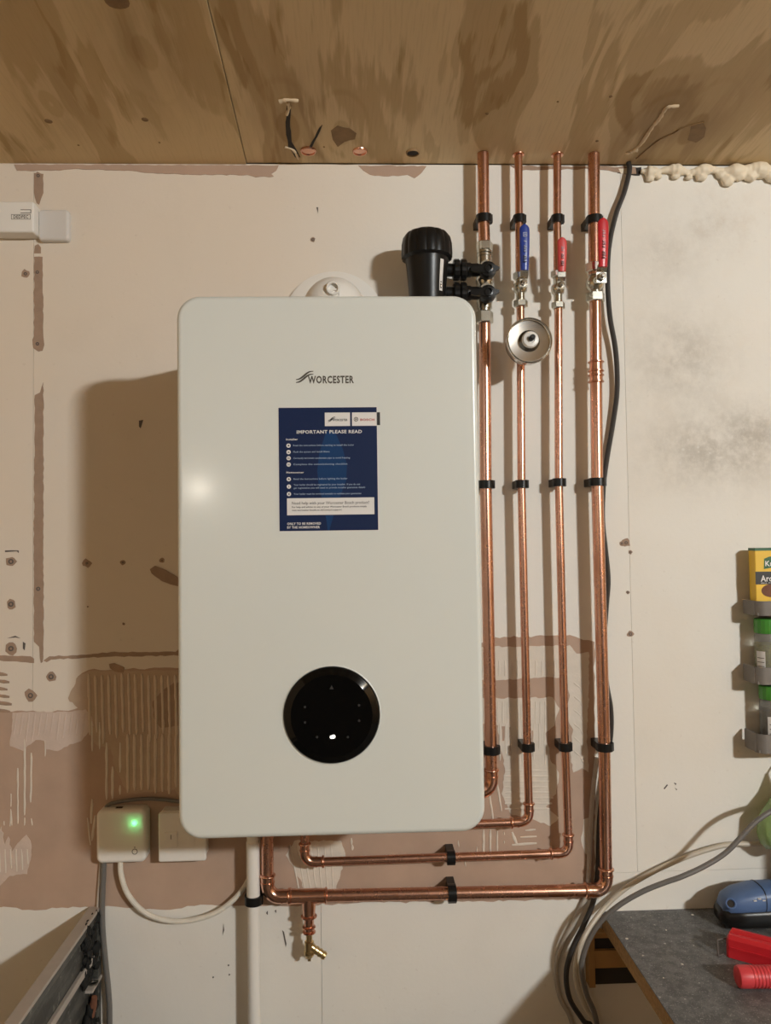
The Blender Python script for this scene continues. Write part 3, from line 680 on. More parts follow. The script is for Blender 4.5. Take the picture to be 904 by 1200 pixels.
# pipe D
e0 = up_to(P(696.5, 190, D22)); e1 = P(697, 322, D22)
t = pipe_run('thick copper pipe from ceiling to the rightmost red lever valve', [e0], R22); section(t, [e0, P(696.5, 258, D22), e1], R22)
e2 = P(698, 345, D22); em = P(700.2, 566, D22); e3 = P(708.6, 878, D22); eco = P(711, 1043, D22); el = P(314, 1051, D22)
t = pipe_run('thick copper pipe below the rightmost red valve, running along the bottom to a drain tee', [e2], R22)
ea, eb = elbow(t, eco, e3 - eco, el - eco, R22, .022); section(t, [e2, P(698.8, 430, D22), em, e3, ea], R22)
ec, ed = elbow(t, el, eco - el, (0, 0, 1), R22, .022); section(t, [eb, ec], R22); section(t, [ed, ed + Vector((0, 0, .10))], R22)
bm = N(); ca, cb = P(698.6, 423, D22), P(699, 449, D22); sleeve(bm, ca, cb, R22)
for v in (424.5, 435, 440, 447.5): collar(bm, P(698.8, v, D22), ca - cb, R22 + .001, .0040, .0030)
obj('coupling', bm, M['copper2'], t, 40)
bm = N(); te = el + (eco - el).normalized() * (P(362, 1050, D22) - el).length; hd = (eco - el).normalized()
sleeve(bm, te - hd * .034, te + hd * .034, R22 + .0006); collar(bm, te - hd * .033, hd, R22 + .0012, .0045, .0026); collar(bm, te + hd * .031, hd, R22 + .0012, .0045, .0026)
lathe(bm, te, (0, 0, -1), [(.0125, .004), (.0125, .018), (.0115, .026), (.0115, .038)], 24); collar(bm, te - Vector((0, 0, .036)), (0, 0, 1), .0115, .005, .003)
lathe(bm, te, (0, 0, -1), [(.009, .036), (.009, .052), (.0085, .054), (.0085, .066)], 24); collar(bm, te - Vector((0, 0, .055)), (0, 0, 1), .009, .0035, .003); collar(bm, te - Vector((0, 0, .064)), (0, 0, 1), .0085, .004, .0035)
obj('tee', bm, M['copper2'], t, 45)
# drain cock
dz_ = te - Vector((0, 0, .067))
dk = thing('drain_cock', 'small brass drain cock hanging under the copper tee', 'valve', dz_)
bm = N(); lathe(bm, dz_, (0, 0, -1), [(.0058, 0), (.0058, .012), (.0085, .014), (.0085, .030), (.0098, .031), (.0098, .036), (.008, .038)], 20); obj('body', bm, M['brass'], dk, 40)
bm = N(); q = dz_ - Vector((0, 0, .021)); ax = Vector((.86, -.25, -.46)).normalized(); lathe(bm, q + ax * .006, ax, [(.0075, 0), (.006, .006), (.0078, .008), (.0062, .014), (.0078, .016), (.0062, .022), (.0078, .024), (.006, .029), (.004, .029), (.0035, .02)], 18); obj('hose_spout', bm, M['brass'], dk, 30)
bm = N(); hexnut(bm, dz_ - Vector((0, 0, .038)), (0, 0, -1), .0075, .004); box(bm, dz_ + Vector((-.0028, -.0028, -.048)), dz_ + Vector((.0028, .0028, -.041)), .0006); obj('square_spindle', bm, M['brass'], dk)

# ------------------------------------------------------------------ pipe clips
def clip(label, c, axis, r, d, group='black hinged pipe clips', flip=1):
    c = Vector(c); ax = Vector(axis).normalized(); y = Vector((0, 1, 0)); x = y.cross(ax).normalized(); 
    if (x.x + x.z * 0) < 0 and abs(ax.z) > .5: x = -x
    t = thing('pipe_clip', label, 'clip', Vector((c.x, 0, c.z)), group)
    hw = .0075; ro = r + .0032; n = 40; inner = []; outer = []
    for k in range(n):
        a = 2 * PI * k / n; dx_, dy_ = math.cos(a), math.sin(a)          # dy > 0 points to the wall
        inner.append((dx_ * (r + .0003), dy_ * (r + .0003)))
        e = ro / max(abs(dx_) ** 4 + abs(dy_) ** 4, 1e-9) ** .25 if dy_ > -.2 else ro * (1.0 + .10 * max(0, dx_ * flip))
        outer.append((dx_ * e, dy_ * e))
    bm = N(); f = lambda p, s: c + x * p[0] + y * p[1] + ax * s * hw
    L = [[f(p, -1) for p in inner], [f(p, -1) for p in outer], [f(p, 1) for p in outer], [f(p, 1) for p in inner], [f(p, -1) for p in inner]]
    rings(bm, L, True, False); obj('clip_ring', bm, M['black'], t, 45)
    bm = N(); back = d - .0002
    pr = [(-ro * .95, ro * .6), (-ro * 1.0, back), (ro * .7, back), (ro * .95, ro * .6), (ro * .6, r * 1.06 + .001), (-ro * .6, r * 1.06 + .001)]
    L = [[f(p, -.95) for p in pr], [f(p, .95) for p in pr]]; rings(bm, L); obj('clip_base', bm, M['black'], t)
    bm = N(); hx = ro * 1.02 * flip; q = [(hx - .0022, -.004), (hx + .0022, -.004), (hx + .0022, .005), (hx - .0022, .005)]
    rings(bm, [[f(p, -1.0) for p in q], [f(p, 1.0) for p in q]]); obj('hinge', bm, M['black'], t)
def lerp_at(pts, v, d):                    # point of a pipe polyline at the height of pixel row v
    z = P(600, v, d).z
    for a, b in zip(pts, pts[1:]):
        if min(a.z, b.z) - 1e-6 <= z <= max(a.z, b.z) + 1e-6: k = (z - a.z) / (b.z - a.z); return a.lerp(b, k), b - a
    return pts[0], pts[1] - pts[0]
chain = {'A': ([a0, P(567, 258, D22), a1, b0, b1, b2, bc], R22, D22), 'B': ([c0, P(608.6, 258, D15), c1, c2, cm, c3, cc], R15, D15), 'C': ([d0, P(653.2, 258, D15), d1, d2, dm, d3, dc], R15, D15), 'D': ([e0, P(696.5, 258, D22), e1, e2, P(698.8, 430, D22), em, e3, eco], R22, D22)}
for k_, v, lab in (('A', 257, 'black pipe clip above the filter on the leftmost pipe'), ('B', 257, 'black pipe clip just above the blue lever'), ('C', 257, 'black pipe clip just above the small faded red lever'), ('D', 258, 'black pipe clip behind the tip of the rightmost red lever'),
                   ('A', 567.5, 'black pipe clip at mid height on the thick pipe touching boiler edge'), ('B', 567.5, 'black pipe clip at mid height on the pipe with the round vessel'), ('C', 566, 'black pipe clip at mid height on the third copper pipe from the boiler'), ('D', 566, 'black pipe clip at mid height on the rightmost thick copper pipe'),
                   ('A', 878, 'low black pipe clip next to the boiler, right above the dark elbow'), ('B', 876, 'low black pipe clip on the second pipe from the boiler'), ('C', 876.5, 'low black pipe clip on the third pipe from the boiler'), ('D', 877.5, 'low black pipe clip on the rightmost thick pipe')):
    pts, r, d = chain[k_]; c, ax = lerp_at(pts, v, d); clip(lab, c, Vector((0, 0, 1)), r, d)
def hclip(label, p0, p1, u, r, d):
    xt = P(u, 1020, d).x; k = (xt - p0.x) / (p1.x - p0.x); clip(label, p0.lerp(p1, k), Vector((1, 0, 0)), r, d, flip=1)
hclip('black pipe clip on the upper horizontal copper pipe below the boiler', dh0, dh1, 529, R15, D15)
hclip('black pipe clip on the lower horizontal copper pipe near the bottom', eb, ec, 529.5, R22, D22)

# ------------------------------------------------------------------ lever valves
def lever_valve(label, c, s, mt, ink, lean, ll, top_, print_blue, pz0, pz1, lw):
    # c: body centre on the pipe axis; s: scale; top_: metal plate visible above stem
    t = thing('lever_valve', label, 'valve', c)
    up = Vector((0, 0, 1)); b = N()
    L = (pz1 - pz0); z0 = pz0 - c.z; z1 = pz1 - c.z; r = .0105 * s
    lathe(b, c + up * (-.011 * s), up, [(r * .8, 0), (r * 1.15, .004 * s), (r * 1.25, .011 * s), (r * 1.15, .018 * s), (r * .8, .022 * s)], 24)
    lathe(b, c + up * z0, up, [(r * .78, 0), (r * .78, L)], 20)
    obj('valve_body', b, M['nickel'], t, 40)
    b = N(); hexnut(b, c + up * z0, up, r * 1.28, .013 * s); obj('union_nut', b, M['nickel'], t)
    b = N(); hexnut(b, c + up * (z1 - .013 * s), up, r * 1.28, .013 * s); obj('union_nut', b, M['nickel'], t)
    dirn = Vector((lean, -1, .0)).normalized(); b = N()
    lathe(b, c + dirn * .006, dirn, [(.0068 * s, 0), (.0068 * s, .010 * s), (.0058 * s, .014 * s), (.0048 * s, .016 * s), (.0048 * s, .024 * s)], 20); obj('stem', b, M['nickel'], t, 40)
    h = c + dirn * (.006 + .021 * s)
    side = dirn.cross(up).normalized() * -1
    if side.x < 0: side = -side
    # plate: from stem up, a step outward, then the sleeved handle
    def strip(pts, wd, th, m, nm, par, rnd=False):
        b = N(); Ls = []
        for i, (a, o) in enumerate(pts):
            w_ = wd[i] if isinstance(wd, list) else wd; p = h + up * a + dirn * o
            if rnd: Ls.append([p + side * (w_ * math.cos(q)) * .5 + dirn * (th * math.sin(q)) * .5 for q in [2 * PI * k / 14 for k in range(14)]])
            else: Ls.append([p + side * w_ / 2 + dirn * th / 2, p - side * w_ / 2 + dirn * th / 2, p - side * w_ / 2 - dirn * th / 2, p + side * w_ / 2 - dirn * th / 2])
        rings(b, Ls); return obj(nm, b, M[m], par, 40)
    strip([(-.008 * s, 0), (.007 * s, 0), (.013 * s, .007), (top_ + .004, .009)], .0145 * s, .0022, 'nickel', 'lever_plate', t)
    k = 9; pts = []; wd = []
    for i in range(k + 1):
        q = i / k; pts.append((top_ + ll * q, .009 + .006 * math.sin(q * PI * .5))); wd.append(lw * (.80 + .20 * math.sin(q * PI * .5)) )
    for q in (.35, .65, .85, .97):
        pts.append((top_ + ll + lw * .5 * q, .015)); wd.append(lw * math.sqrt(max(.02, 1 - q * q)))
    gp = strip(pts, wd, .0075, mt, 'lever_grip', t, True)
    b = N(); hexnut(b, h + dirn * .0012, dirn, .0062 * s, .005 * s); lathe(b, h + dirn * .006 * s, dirn, [(.0032 * s, 0), (.0032 * s, .004), (.0022 * s, .0044)], 14); obj('lever_nut', b, M['steel_rim'], t)
    # raised print on the grip (unreadable in the photo: a mark and short strokes)
    b = N(); f0 = h + dirn * (.0150 + .0042)
    def stroke(a0, a1, s0, s1):
        q = [f0 + up * (top_ + ll * a) + side * (lw * ss) for a, ss in ((a0, s0), (a0, s1), (a1, s1), (a1, s0))]
        rings(b, [[p - dirn * .004 for p in q], q])
    if print_blue:
        for a in ((.80, .815, -.2, .2), (.90, .915, -.2, .2), (.80, .915, -.2, -.14), (.80, .915, .14, .2), (.84, .88, -.06, .06)): stroke(*a)
    for i in range(9 if print_blue else 11):
        a = .18 + i * .062
        if i in (3, 7): continue
        stroke(a, a + .040, -.12, -.06); stroke(a, a + .014, -.12, .12)
        if i % 2: stroke(a + .026, a + .040, -.12, .12)
    obj('lever_print', b, M[ink], gp)
    return t
lever_valve('nickel ball valve with a long blue lever above the round steel vessel', P(610, 337, D15) , 1.0, 'lev_blue', 'levink_b', .02, .074, .020, True, P(610, 360, D15).z, P(610, 320, D15).z, .0185)
lever_valve('nickel ball valve with a small faded red lever on the third pipe', P(654, 339, D15), .95, 'lev_red2', 'levink', -.03, .053, .021, False, P(654, 362, D15).z, P(654, 318, D15).z, .0175)
lever_valve('larger nickel ball valve with a bright red lever on the rightmost pipe', P(697.4, 332, D22), 1.32, 'lev_red', 'levink', .05, .078, .016, False, P(698, 354, D22).z, P(697, 309, D22).z, .0205)

# ------------------------------------------------------------------ round steel vessel on pipe B
vb, _ = lerp_at(chain['B'][0], 411, D15)
ve = thing('steel_pressure_vessel', 'small round steel pressure vessel with a white centre ring on a copper pipe', 'vessel', vb)
bm = N(); lathe(bm, vb + Vector((0, 0, -.016)), (0, 0, 1), [(R15, 0), (R15 + .0014, .0005), (R15 + .0014, .0315), (R15, .032)], 20); lathe(bm, vb + Vector((0, -.006, 0)), (0, -1, 0), [(.009, 0), (.009, .022)], 20); obj('tee', bm, M['copper2'], ve, 40)
yo = vb + Vector((0, -.028, 0))
obj('shell', lathe(N(), yo, (0, -1, 0), [(.010, 0), (.024, .002), (.034, .008), (.0385, .018), (.0395, .026), (.0395, .028)], 56), M['steel'], ve, 50)
obj('rim_wall', lathe(N(), yo, (0, -1, 0), [(.0395, .027), (.0395, .044), (.0388, .044), (.0388, .027)], 56, False), M['steel_rim'], ve, 40)
obj('rim', lathe(N(), yo + Vector((0, -.042, 0)), (0, -1, 0), [(.0385, 0), (.0408, .0005), (.0418, .003), (.0412, .0052), (.0402, .0056), (.0394, .0042), (.0388, .0020), (.0380, .0040), (.0372, .0040), (.0368, .001), (.0374, -.003)], 64), M['steel_rim'], ve, 60)
obj('dome', lathe(N(), yo + Vector((0, -.038, 0)), (0, -1, 0), [(.0384, -.010), (.0362, -.009), (.0352, -.0035), (.0325, -.002), (.027, .0), (.021, .003), (.016, .0065), (.012, .010), (.001, .0115)], 56), M['dull_steel'], ve, 60)
obj('white_ring', lathe(N(), yo + Vector((0, -.050, 0)), (0, -1, 0), [(.0150, 0), (.0148, .004), (.0130, .0065), (.0075, .0075), (.006, .0055)], 36), M['plastic'], ve, 40)
bm = N(); lathe(bm, yo + Vector((0, -.050, 0)), (.10, -1, .10), [(.0048, 0), (.0048, .016), (.0040, .018), (.001, .018)], 18); obj('valve_cap', bm, M['black'], ve, 40)

# ------------------------------------------------------------------ magnetic filter
FD = .078
cx_, _ = Q(500.5, 300, FD); zt = P(501, 269, FD).z; kf = px(FD)
mf = thing('magnetic_filter', 'black canister filter with ridged cap at the boiler top right corner', 'filter', (cx_, -FD, P(500, 345, FD).z))
zb = P(500, 390, FD).z; zs = P(500, 303, FD).z
cr_ = 30.5 * kf
bm = N(); n = 60; L = []
for (f, z) in ((.86, zs - .004), (.99, zs), (1.0, zs + .008), (.985, zs + .024), (.93, zs + .036), (.82, zs + .043), (.5, zs + .050), (.1, zs + .052)):
    L.append([(cx_ + cr_ * f * math.cos(2 * PI * k / n) * (1 - .035 * (k % 4 == 0) * (f > .8)), -FD + cr_ * f * math.sin(2 * PI * k / n) * (1 - .035 * (k % 4 == 0) * (f > .8)), z) for k in range(n)])
rings(bm, L); obj('cap', bm, M['black'], mf, 25)
obj('canister', lathe(N(), (cx_, -FD, zb), (0, 0, 1), [(.0255, 0), (.031, .004), (.0325, .03), (.0345, (zs - zb) * .6), (.0385, zs - zb - .012), (.040, zs - zb - .002), (.040, zs - zb)], 48), M['black'], mf, 50)
# white label wrapped on the canister's right front
bm = N(); L = []
la, lb = math.radians(-58), math.radians(-46); zl0 = P(520, 340, FD + .03).z; zl1 = P(520, 303.5, FD + .03).z
def can_r(z): h = (z - zb) / (zs - zb); return .0325 + (.0345 - .0325) * min(1, h / .6) if h < .6 else .0345 + (.0395 - .0345) * (h - .6) / .36
for i in range(7):
    z = zl0 + (zl1 - zl0) * i / 6; r = min(can_r(z), .040) + .0008
    L.append([(cx_ + r * math.cos(a), -FD + r * math.sin(a), z) for a in [la + (lb - la) * j / 5 for j in range(6)]])
rings(bm, L, False, False); obj('label', bm, M['paper'], mf)
bm = N(); z = zl0 + (zl1 - zl0) * .12
for (i0, i1, z_a, z_b) in ((.25, .75, .08, .12), (.25, .75, .18, .22), (.25, .40, .08, .22), (.3, .7, .26, .30)):
    q = []
    for a_, zz in ((i0, z_a), (i1, z_a), (i1, z_b), (i0, z_b)):
        a = la + (lb - la) * a_; z = zl0 + (zl1 - zl0) * zz; r = min(can_r(z), .040) + .0010; q.append(Vector((cx_ + r * math.cos(a), -FD + r * math.sin(a), z)))
    bm.faces.new([bm.verts.new(p) for p in q])
obj('label_print', bm, M['inkblk'], mf)
xa = P(568.3, 330, D22).x
for v, vk in ((317, 312), (344, 340)):
    zz = P(545, v, .06).z; yv = -.062
    bm = N(); lathe(bm, (cx_ + .028, yv, zz), (1, 0, 0), [(.012, 0), (.012, xa - cx_ - .044)], 24); obj('port', bm, M['black'], mf, 40)
    x0_ = P(532.5, v, .075).x; x1_ = P(548.5, v, .075).x; bm = N()
    for k in range(2):
        xx0 = x0_ + (x1_ - x0_) * (.52 * k); ww = (x1_ - x0_) * .44; n = 32; Ls = []
        for hh, ff in ((0, .93), (.15, 1), (.85, 1), (1, .93)):
            Ls.append([(xx0 + ww * hh, yv + .0198 * ff * math.cos(2 * PI * j / n) * (1 - .05 * (j % 2)), zz + .0198 * ff * math.sin(2 * PI * j / n) * (1 - .05 * (j % 2))) for j in range(n)])
        rings(bm, Ls)
    obj('collar', bm, M['black'], mf, 20)
    bm = N(); lathe(bm, (x1_, yv, zz), (1, 0, 0), [(.0135, 0), (.0135, .006), (.011, .010), (.011, xa - x1_ + .006)], 24); obj('tail', bm, M['black'], mf, 40)
    kx, kz = Q(574, vk, .090); hd_ = obj('valve_handle', lathe(N(), (kx, -.062, kz), (0, -1, 0), [(.0155, 0), (.0155, .012), (.0140, .016), (.0085, .018), (.008, .022), (.0055, .0225), (.005, .019)], 32), M['black'], mf, 40)
    bm = N(); lx, lz = Q(553, vk + 1, .09)
    rings(bm, [[(lx, -.072, lz - .0035), (lx, -.080, lz - .0035), (lx, -.080, lz + .0045), (lx, -.072, lz + .0045)], [(kx, -.070, kz - .0085), (kx, -.083, kz - .0085), (kx, -.083, kz + .0085), (kx, -.070, kz + .0085)]])
    tx_, tz_ = Q(587, vk - 1, .09); rings(bm, [[(kx, -.070, kz - .010), (kx, -.081, kz - .010), (kx, -.081, kz + .010), (kx, -.070, kz + .010)], [(tx_, -.072, tz_ - .0022), (tx_, -.079, tz_ - .0022), (tx_, -.079, tz_ + .0022), (tx_, -.072, tz_ + .0022)]])
    obj('handle_lever', bm, M['black'], hd_)
# plated valve stack in line with the pipe
pv0 = P(568.4, 384, D22).z; pv1 = P(567.8, 281, D22).z
pc = lambda v: P(568.2, v, D22)
vz = (0, 0, 1)
bm = N(); lathe(bm, pc(376), vz, [(.0118, 0), (.0118, pc(284).z - pc(376).z)], 24); lathe(bm, pc(336), vz, [(.013, 0), (.0165, .008), (.0165, .012), (.013, .02)], 24)
for v in (356, 352, 302, 298): lathe(bm, pc(v), vz, [(.0118, 0), (.0150, .001), (.0150, .0038), (.0118, .005)], 24)
lathe(bm, pc(362), vz, [(.0142, 0), (.0142, .022)], 24); lathe(bm, pc(312), vz, [(.0135, 0), (.0135, .022)], 24)
for v in (345, 318): lathe(bm, pc(v) + Vector((0, 0, 0)), (0, -1, 0), [(.013, 0), (.013, .026)], 24)
obj('plated_body', bm, M['nickel'], mf, 40)
bm = N(); hexnut(bm, pc(379), vz, .0165, .022); obj('union_nut', bm, M['nickel'], mf)
bm = N(); hexnut(bm, pc(294.5), vz, .0155, .017); obj('union_nut', bm, M['nickel'], mf)

# ------------------------------------------------------------------ condensate pipe, clip
wt = thing('waste_pipe', 'white plastic waste pipe running down from boiler to the floor', 'pipe', P(297, 1190, .036))
wx = P(297, 1060, .036)
obj('plastic_tube', tube(N(), [(wx.x, wx.y, Z0 - BH / 2 + .022), wx, (wx.x - .0005, wx.y, .002)], .0107, 28), M['plastic'], wt, 60)
obj('sleeve', lathe(N(), (wx.x, wx.y, P(297, 1052, .036).z), (0, 0, 1), [(.0109, 0), (.0120, .001), (.0120, .1), (.0109, .1)], 28), M['plastic'], wt, 40)
clip('black clip around the white plastic waste pipe', Vector((wx.x, -.036, P(297, 1054, .036).z)), (0, 0, 1), .0122, .036)

# ------------------------------------------------------------------ electrics, left
def ctr(u0, u1, v0, v1, d): a, b = P(u0, v0, d), P(u1, v1, d); return (a.x + b.x) / 2, (a.z + b.z) / 2, abs(b.x - a.x), abs(a.z - b.z)
x, z, w_, h = ctr(112.5, 171, 953, 1011, .030)
rc = thing('wireless_receiver', 'white square control box with a glowing green light', 'control box', (x, 0, z))
obj('case', slab(N(), rrect(x, z + .002, w_, h + .004, .011, 6), -.0005, -.030, .006, 4), M['plastic'], rc, 40)
lx, lz = Q(157.5, 964.5, .030); obj('green_light', lathe(N(), (lx, -.0295, lz), (0, -1, 0), [(.0052, 0), (.0052, .001), (.004, .0022), (.001, .0028)], 20), M['led'], rc, 50)['label'] = 'glowing green light'
ll_ = bpy.data.lights.new('led_glow', 'POINT'); ll_.energy = .006; ll_.color = (.2, 1, .3); ll_.shadow_soft_size = .003
lo_ = bpy.data.objects.new('led_glow', ll_); C.objects.link(lo_); lo_.location = (lx, -.038, lz)
bx, bz = Q(158, 998, .030); obj('button_ring', lathe(N(), (bx, -.0298, bz), (0, -1, 0), [(.0052, 0), (.0052, .0005), (.0040, .0005), (.0040, 0)], 24, False), M['ink'], rc)
bm = N(); box(bm, (bx - .0012, -.0298, bz + .007), (bx + .0012, -.0303, bz + .0085)); obj('small_mark', bm, M['ink'], rc)
bm = N(); vx = P(139, 950, .02).x; box(bm, (vx - .006, -.012, z + h / 2 + .003), (vx + .006, -.019, z + h / 2 + .0046)); obj('vent_slot', bm, M['dark'], rc)
x, z, w_, h = ctr(185.5, 241.5, 953, 1009, .034)
sp = thing('fused_switch', 'white fused switch plate half hidden behind the bottom left boiler corner', 'switch', (x, 0, z))
obj('back_box', slab(N(), rrect(x, z + .002, w_ - .004, h - .002, .004, 4), -.0005, -.028), M['plastic'], sp)
obj('face_plate', slab(N(), rrect(x, z, w_, h, .004, 5), -.0275, -.0345, .0025, 3), M['plastic'], sp, 40)
a, b = P(193, 975, .034), P(208, 993, .034); obj('rocker', box(N(), (a.x, -.0344, b.z), (b.x, -.0362, a.z), .0008), M['plastic'], sp)
bm = N(); q = P(200.5, 981, .036); box(bm, (q.x - .0006, -.036, q.z - .004), (q.x + .0006, -.0364, q.z + .004)); obj('rocker_mark', bm, M['ink'], sp)
a, b = P(214, 975, .034), P(228, 992, .034); obj('fuse_carrier', box(N(), (a.x, -.0344, b.z), (b.x, -.0358, a.z), .0006), M['plastic'], sp)
def cable(name, label, pts, r, m, n=10, group=None, per=8):
    o = obj(name, tube(N(), smooth_path(pts, per), r, n), M[m]); tag(o, label, 'cable', group); return o
cable('grey_cable', 'grey cable looping over the top of the two white boxes to the boiler', [P(121, 955, .006), P(126, 944, .008), P(140, 939.5, .008), P(170, 936, .008), P(200, 938, .008), P(225, 941, .008)], .0034, 'cab_grey')
cable('grey_cable', 'grey twin cable hanging from the white control box to the floor', [P(122, 1004, .012), P(121, 1030, .010), P(120, 1060, .010), P(120.5, 1090, .012), P(124, 1130, .014), P(127.5, 1165, .016), P(128.5, 1200, .016), P(127, 1300, .016), P(127, 1500, .016)], .0050, 'cab_grey')
cable('grey_cable', 'thin grey cable behind the twin cable under the control box', [P(119, 1004, .006), P(117, 1030, .005), P(115, 1058, .005), P(114, 1085, .005)], .0030, 'cab_grey2')
cable('white_cable', 'white cable sagging from the control box to the boiler underside', [P(141, 1004, .016), P(142, 1025, .017), P(150, 1048, .017), P(168, 1068, .017), P(192, 1078, .017), P(220, 1079, .017), P(250, 1071, .017), P(272, 1056, .016), P(286, 1040, .015), P(295, 1022, .014), P(301, 1000, .014), P(303, 960, .014)], .0048, 'cab_wht')
# white unit top left
x0_, x1_ = P(-70, 260, .03).x, P(40.5, 260, .03).x; za, zb_ = P(20, 237, .03).z, P(20, 273, .03).z
un = thing('wall_unit', 'white plastic wall unit with frosted end cap near the top left corner', 'light unit', ((x0_ + x1_) / 2, 0, zb_))
obj('housing', box(N(), (x0_, -.0005, zb_), (x1_, -.034, za), .004, 3), M['plastic'], un, 40)
fx0, fx1 = x1_ - .001, P(79, 260, .02).x; fz0, fz1 = P(60, 280, .02).z, P(60, 243.5, .02).z
obj('frosted_cap', slab(N(), rrect((fx0 + fx1) / 2, (fz0 + fz1) / 2, fx1 - fx0, fz1 - fz0, .007, 5), -.0005, -.014, .005, 4), M['frost'], un, 50)
bm = N(); lx, lz = Q(14.5, 256.5, .034); lw_ = Q(34.5, 256, .034)[0] - lx
yb = -.0341
text(bm, 'DEDPEC', lx + .002, lz + .001, .0058, yb, lw_ - .004, bold=.02)
def frame(bm, x0, z0, x1, z1, t, y, open_left=False):
    box(bm, (x0, y, z1 - t), (x1, y - .0002, z1)); box(bm, (x0, y, z0), (x1, y - .0002, z0 + t)); box(bm, (x1 - t, y, z0), (x1, y - .0002, z1))
    if not open_left: box(bm, (x0, y, z0), (x0 + t, y - .0002, z1))
frame(bm, lx - .002, lz - .001, lx + lw_ + .002, lz + .0085, .0007, yb)
lx2, lz2 = Q(24, 250, .034); lx3, lz3 = Q(36.5, 245.5, .034); frame(bm, lx2, lz2, lx3, lz3, .0011, yb, True)
obj('printed_logo', bm, M['ink'], un)

# ------------------------------------------------------------------ long cables, right
cable('black_cable', 'black cable hanging from the ceiling gap down behind the rightmost pipe', [P(737, 190, .008), P(738, 200, .010), P(732, 225, .012), P(722, 252, .014), P(714, 290, .016), P(712.5, 330, .018), P(715, 370, .018), P(721, 405, .016), P(723.5, 435, .014), P(723, 465, .012), P(718, 500, .010), P(712, 535, .0085), P(707.5, 570, .0085),
      P(706.5, 610, .0085), P(710, 645, .0085), P(713, 680, .0085), P(710.5, 715, .0085), P(708, 760, .0085), P(711, 800, .0085), P(716, 830, .0085), P(716, 862, .0085), P(710, 900, .0085), P(703, 960, .0085), P(701, 1020, .0085), P(696, 1055, .012), P(684, 1085, .016), P(672, 1110, .02), P(664, 1140, .024), P(668, 1170, .026), P(684, 1196, .028), P(705, 1225, .03), P(712, 1400, .03)], .0048, 'cab_blk')
cable('light_grey_cable', 'light grey cable lying behind the rightmost pipe down to the bottom', [P(700, 888, .005), P(695, 930, .005), P(692, 980, .005), P(689, 1040, .007), P(682, 1062, .007), P(669, 1088, .006), P(660, 1106, .005), P(654, 1122, .005), P(652, 1142, .005), P(657, 1170, .005), P(672, 1205, .005), P(680, 1300, .005)], .0044, 'cab_grey2')
cable('white_cable', 'cream cable with a cut end curving from the right edge down past the bench', [P(898, 987.5, .020), P(880, 989, .018), P(860, 989, .016), P(835, 994, .014), P(800, 1006, .012), P(765, 1022, .012), P(735, 1040, .014), P(712, 1060, .018), P(696, 1080, .030), P(684, 1100, .045), P(676, 1125, .05), P(676, 1150, .05), P(686, 1180, .05), P(704, 1215, .05), P(715, 1300, .05)], .0048, 'cab_brown')
cable('grey_cable', 'dark grey cable crossing over the cream cable at lower right', [P(985, 932, .104), P(950, 938, .104), P(925, 943, .104), P(904, 951, .104), P(885, 964, .104), P(868, 982, .104), P(850, 1000, .104), P(826, 1015, .104), P(800, 1027, .104), P(780, 1034, .10), P(755, 1044, .095), P(730, 1058, .09), P(710, 1074, .085), P(697, 1090, .08), P(687, 1110, .075), P(682, 1135, .07), P(688, 1165, .066), P(700, 1200, .066), P(712, 1300, .066)], .0046, 'cab_grey')

# ------------------------------------------------------------------ grimy appliance panel, lower left
pc_ = P(118, 1062, .004); px_, pz_ = pc_.x, pc_.z
ap = thing('metal_side_panel', 'grimy dark metal side panel with pale top rail standing against the wall at lower left', 'panel', (px_ - .012, -.35, 0))
obj('top_rail', box(N(), (px_ - .021, -.004, pz_ - .006), (px_, -.95, pz_), .0015), M['rail'], ap)
obj('sheet', box(N(), (px_ - .020, -.006, .002), (px_ - .010, -.95, pz_ - .006)), M['grime'], ap)
obj('top_lip', box(N(), (px_ - .0025, -.004, pz_ - .016), (px_, -.95, pz_ - .0055)), M['grime'], ap)
zl = P(100, 1115, .03).z
obj('ledge_rail', box(N(), (px_ - .010, -.02, zl - .020), (px_ - .003, -.36, zl - .008), .001), M['rail'], ap)
obj('corner_post', box(N(), (px_ - .010, -.004, .002), (px_ + .001, -.022, pz_ - .016), .001), M['grime'], ap)
bm = N()
for i in range(150):
    p = Vector((px_ - R(.001, .010), -R(.006, .075) , P(110, random.choice((R(1075, 1138), R(1164, 1290))), .02).z)); n = N(); bmesh.ops.create_icosphere(n, subdivisions=2, radius=R(.003, .0085))
    for v in n.verts: v.co = Vector((v.co.x * .8, v.co.y * 1.2, v.co.z * 1.6)) * R(.6, 1.35) + p
    join(bm, n)
o = obj('muck', bm, M['muck'], ap, 80); o['kind'] = 'stuff'
q = P(104, 1150, .03)
obj('bracket', box(N(), (px_ - .010, -.006, q.z - .006), (px_ + .004, -.058, q.z - .001), .001), M['rail'], ap)
bm = N(); lathe(bm, (px_ - .002, -.036, q.z - .0015), (0, 0, 1), [(.0085, 0), (.0085, .003), (.005, .003), (.0045, .0005)], 18); obj('nut', bm, M['steel'], ap)
bm = N(); lathe(bm, (px_ - .003, -.046, q.z - .052), (.2, -.1, 1), [(.006, 0), (.007, .02), (.005, .036)], 12); obj('rusty_bolt', bm, M['rust'], ap, 40)
obj('foot', box(N(), (px_ - .03, -.9, 0), (px_ - .0, -.94, .004)), M['rail'], ap)

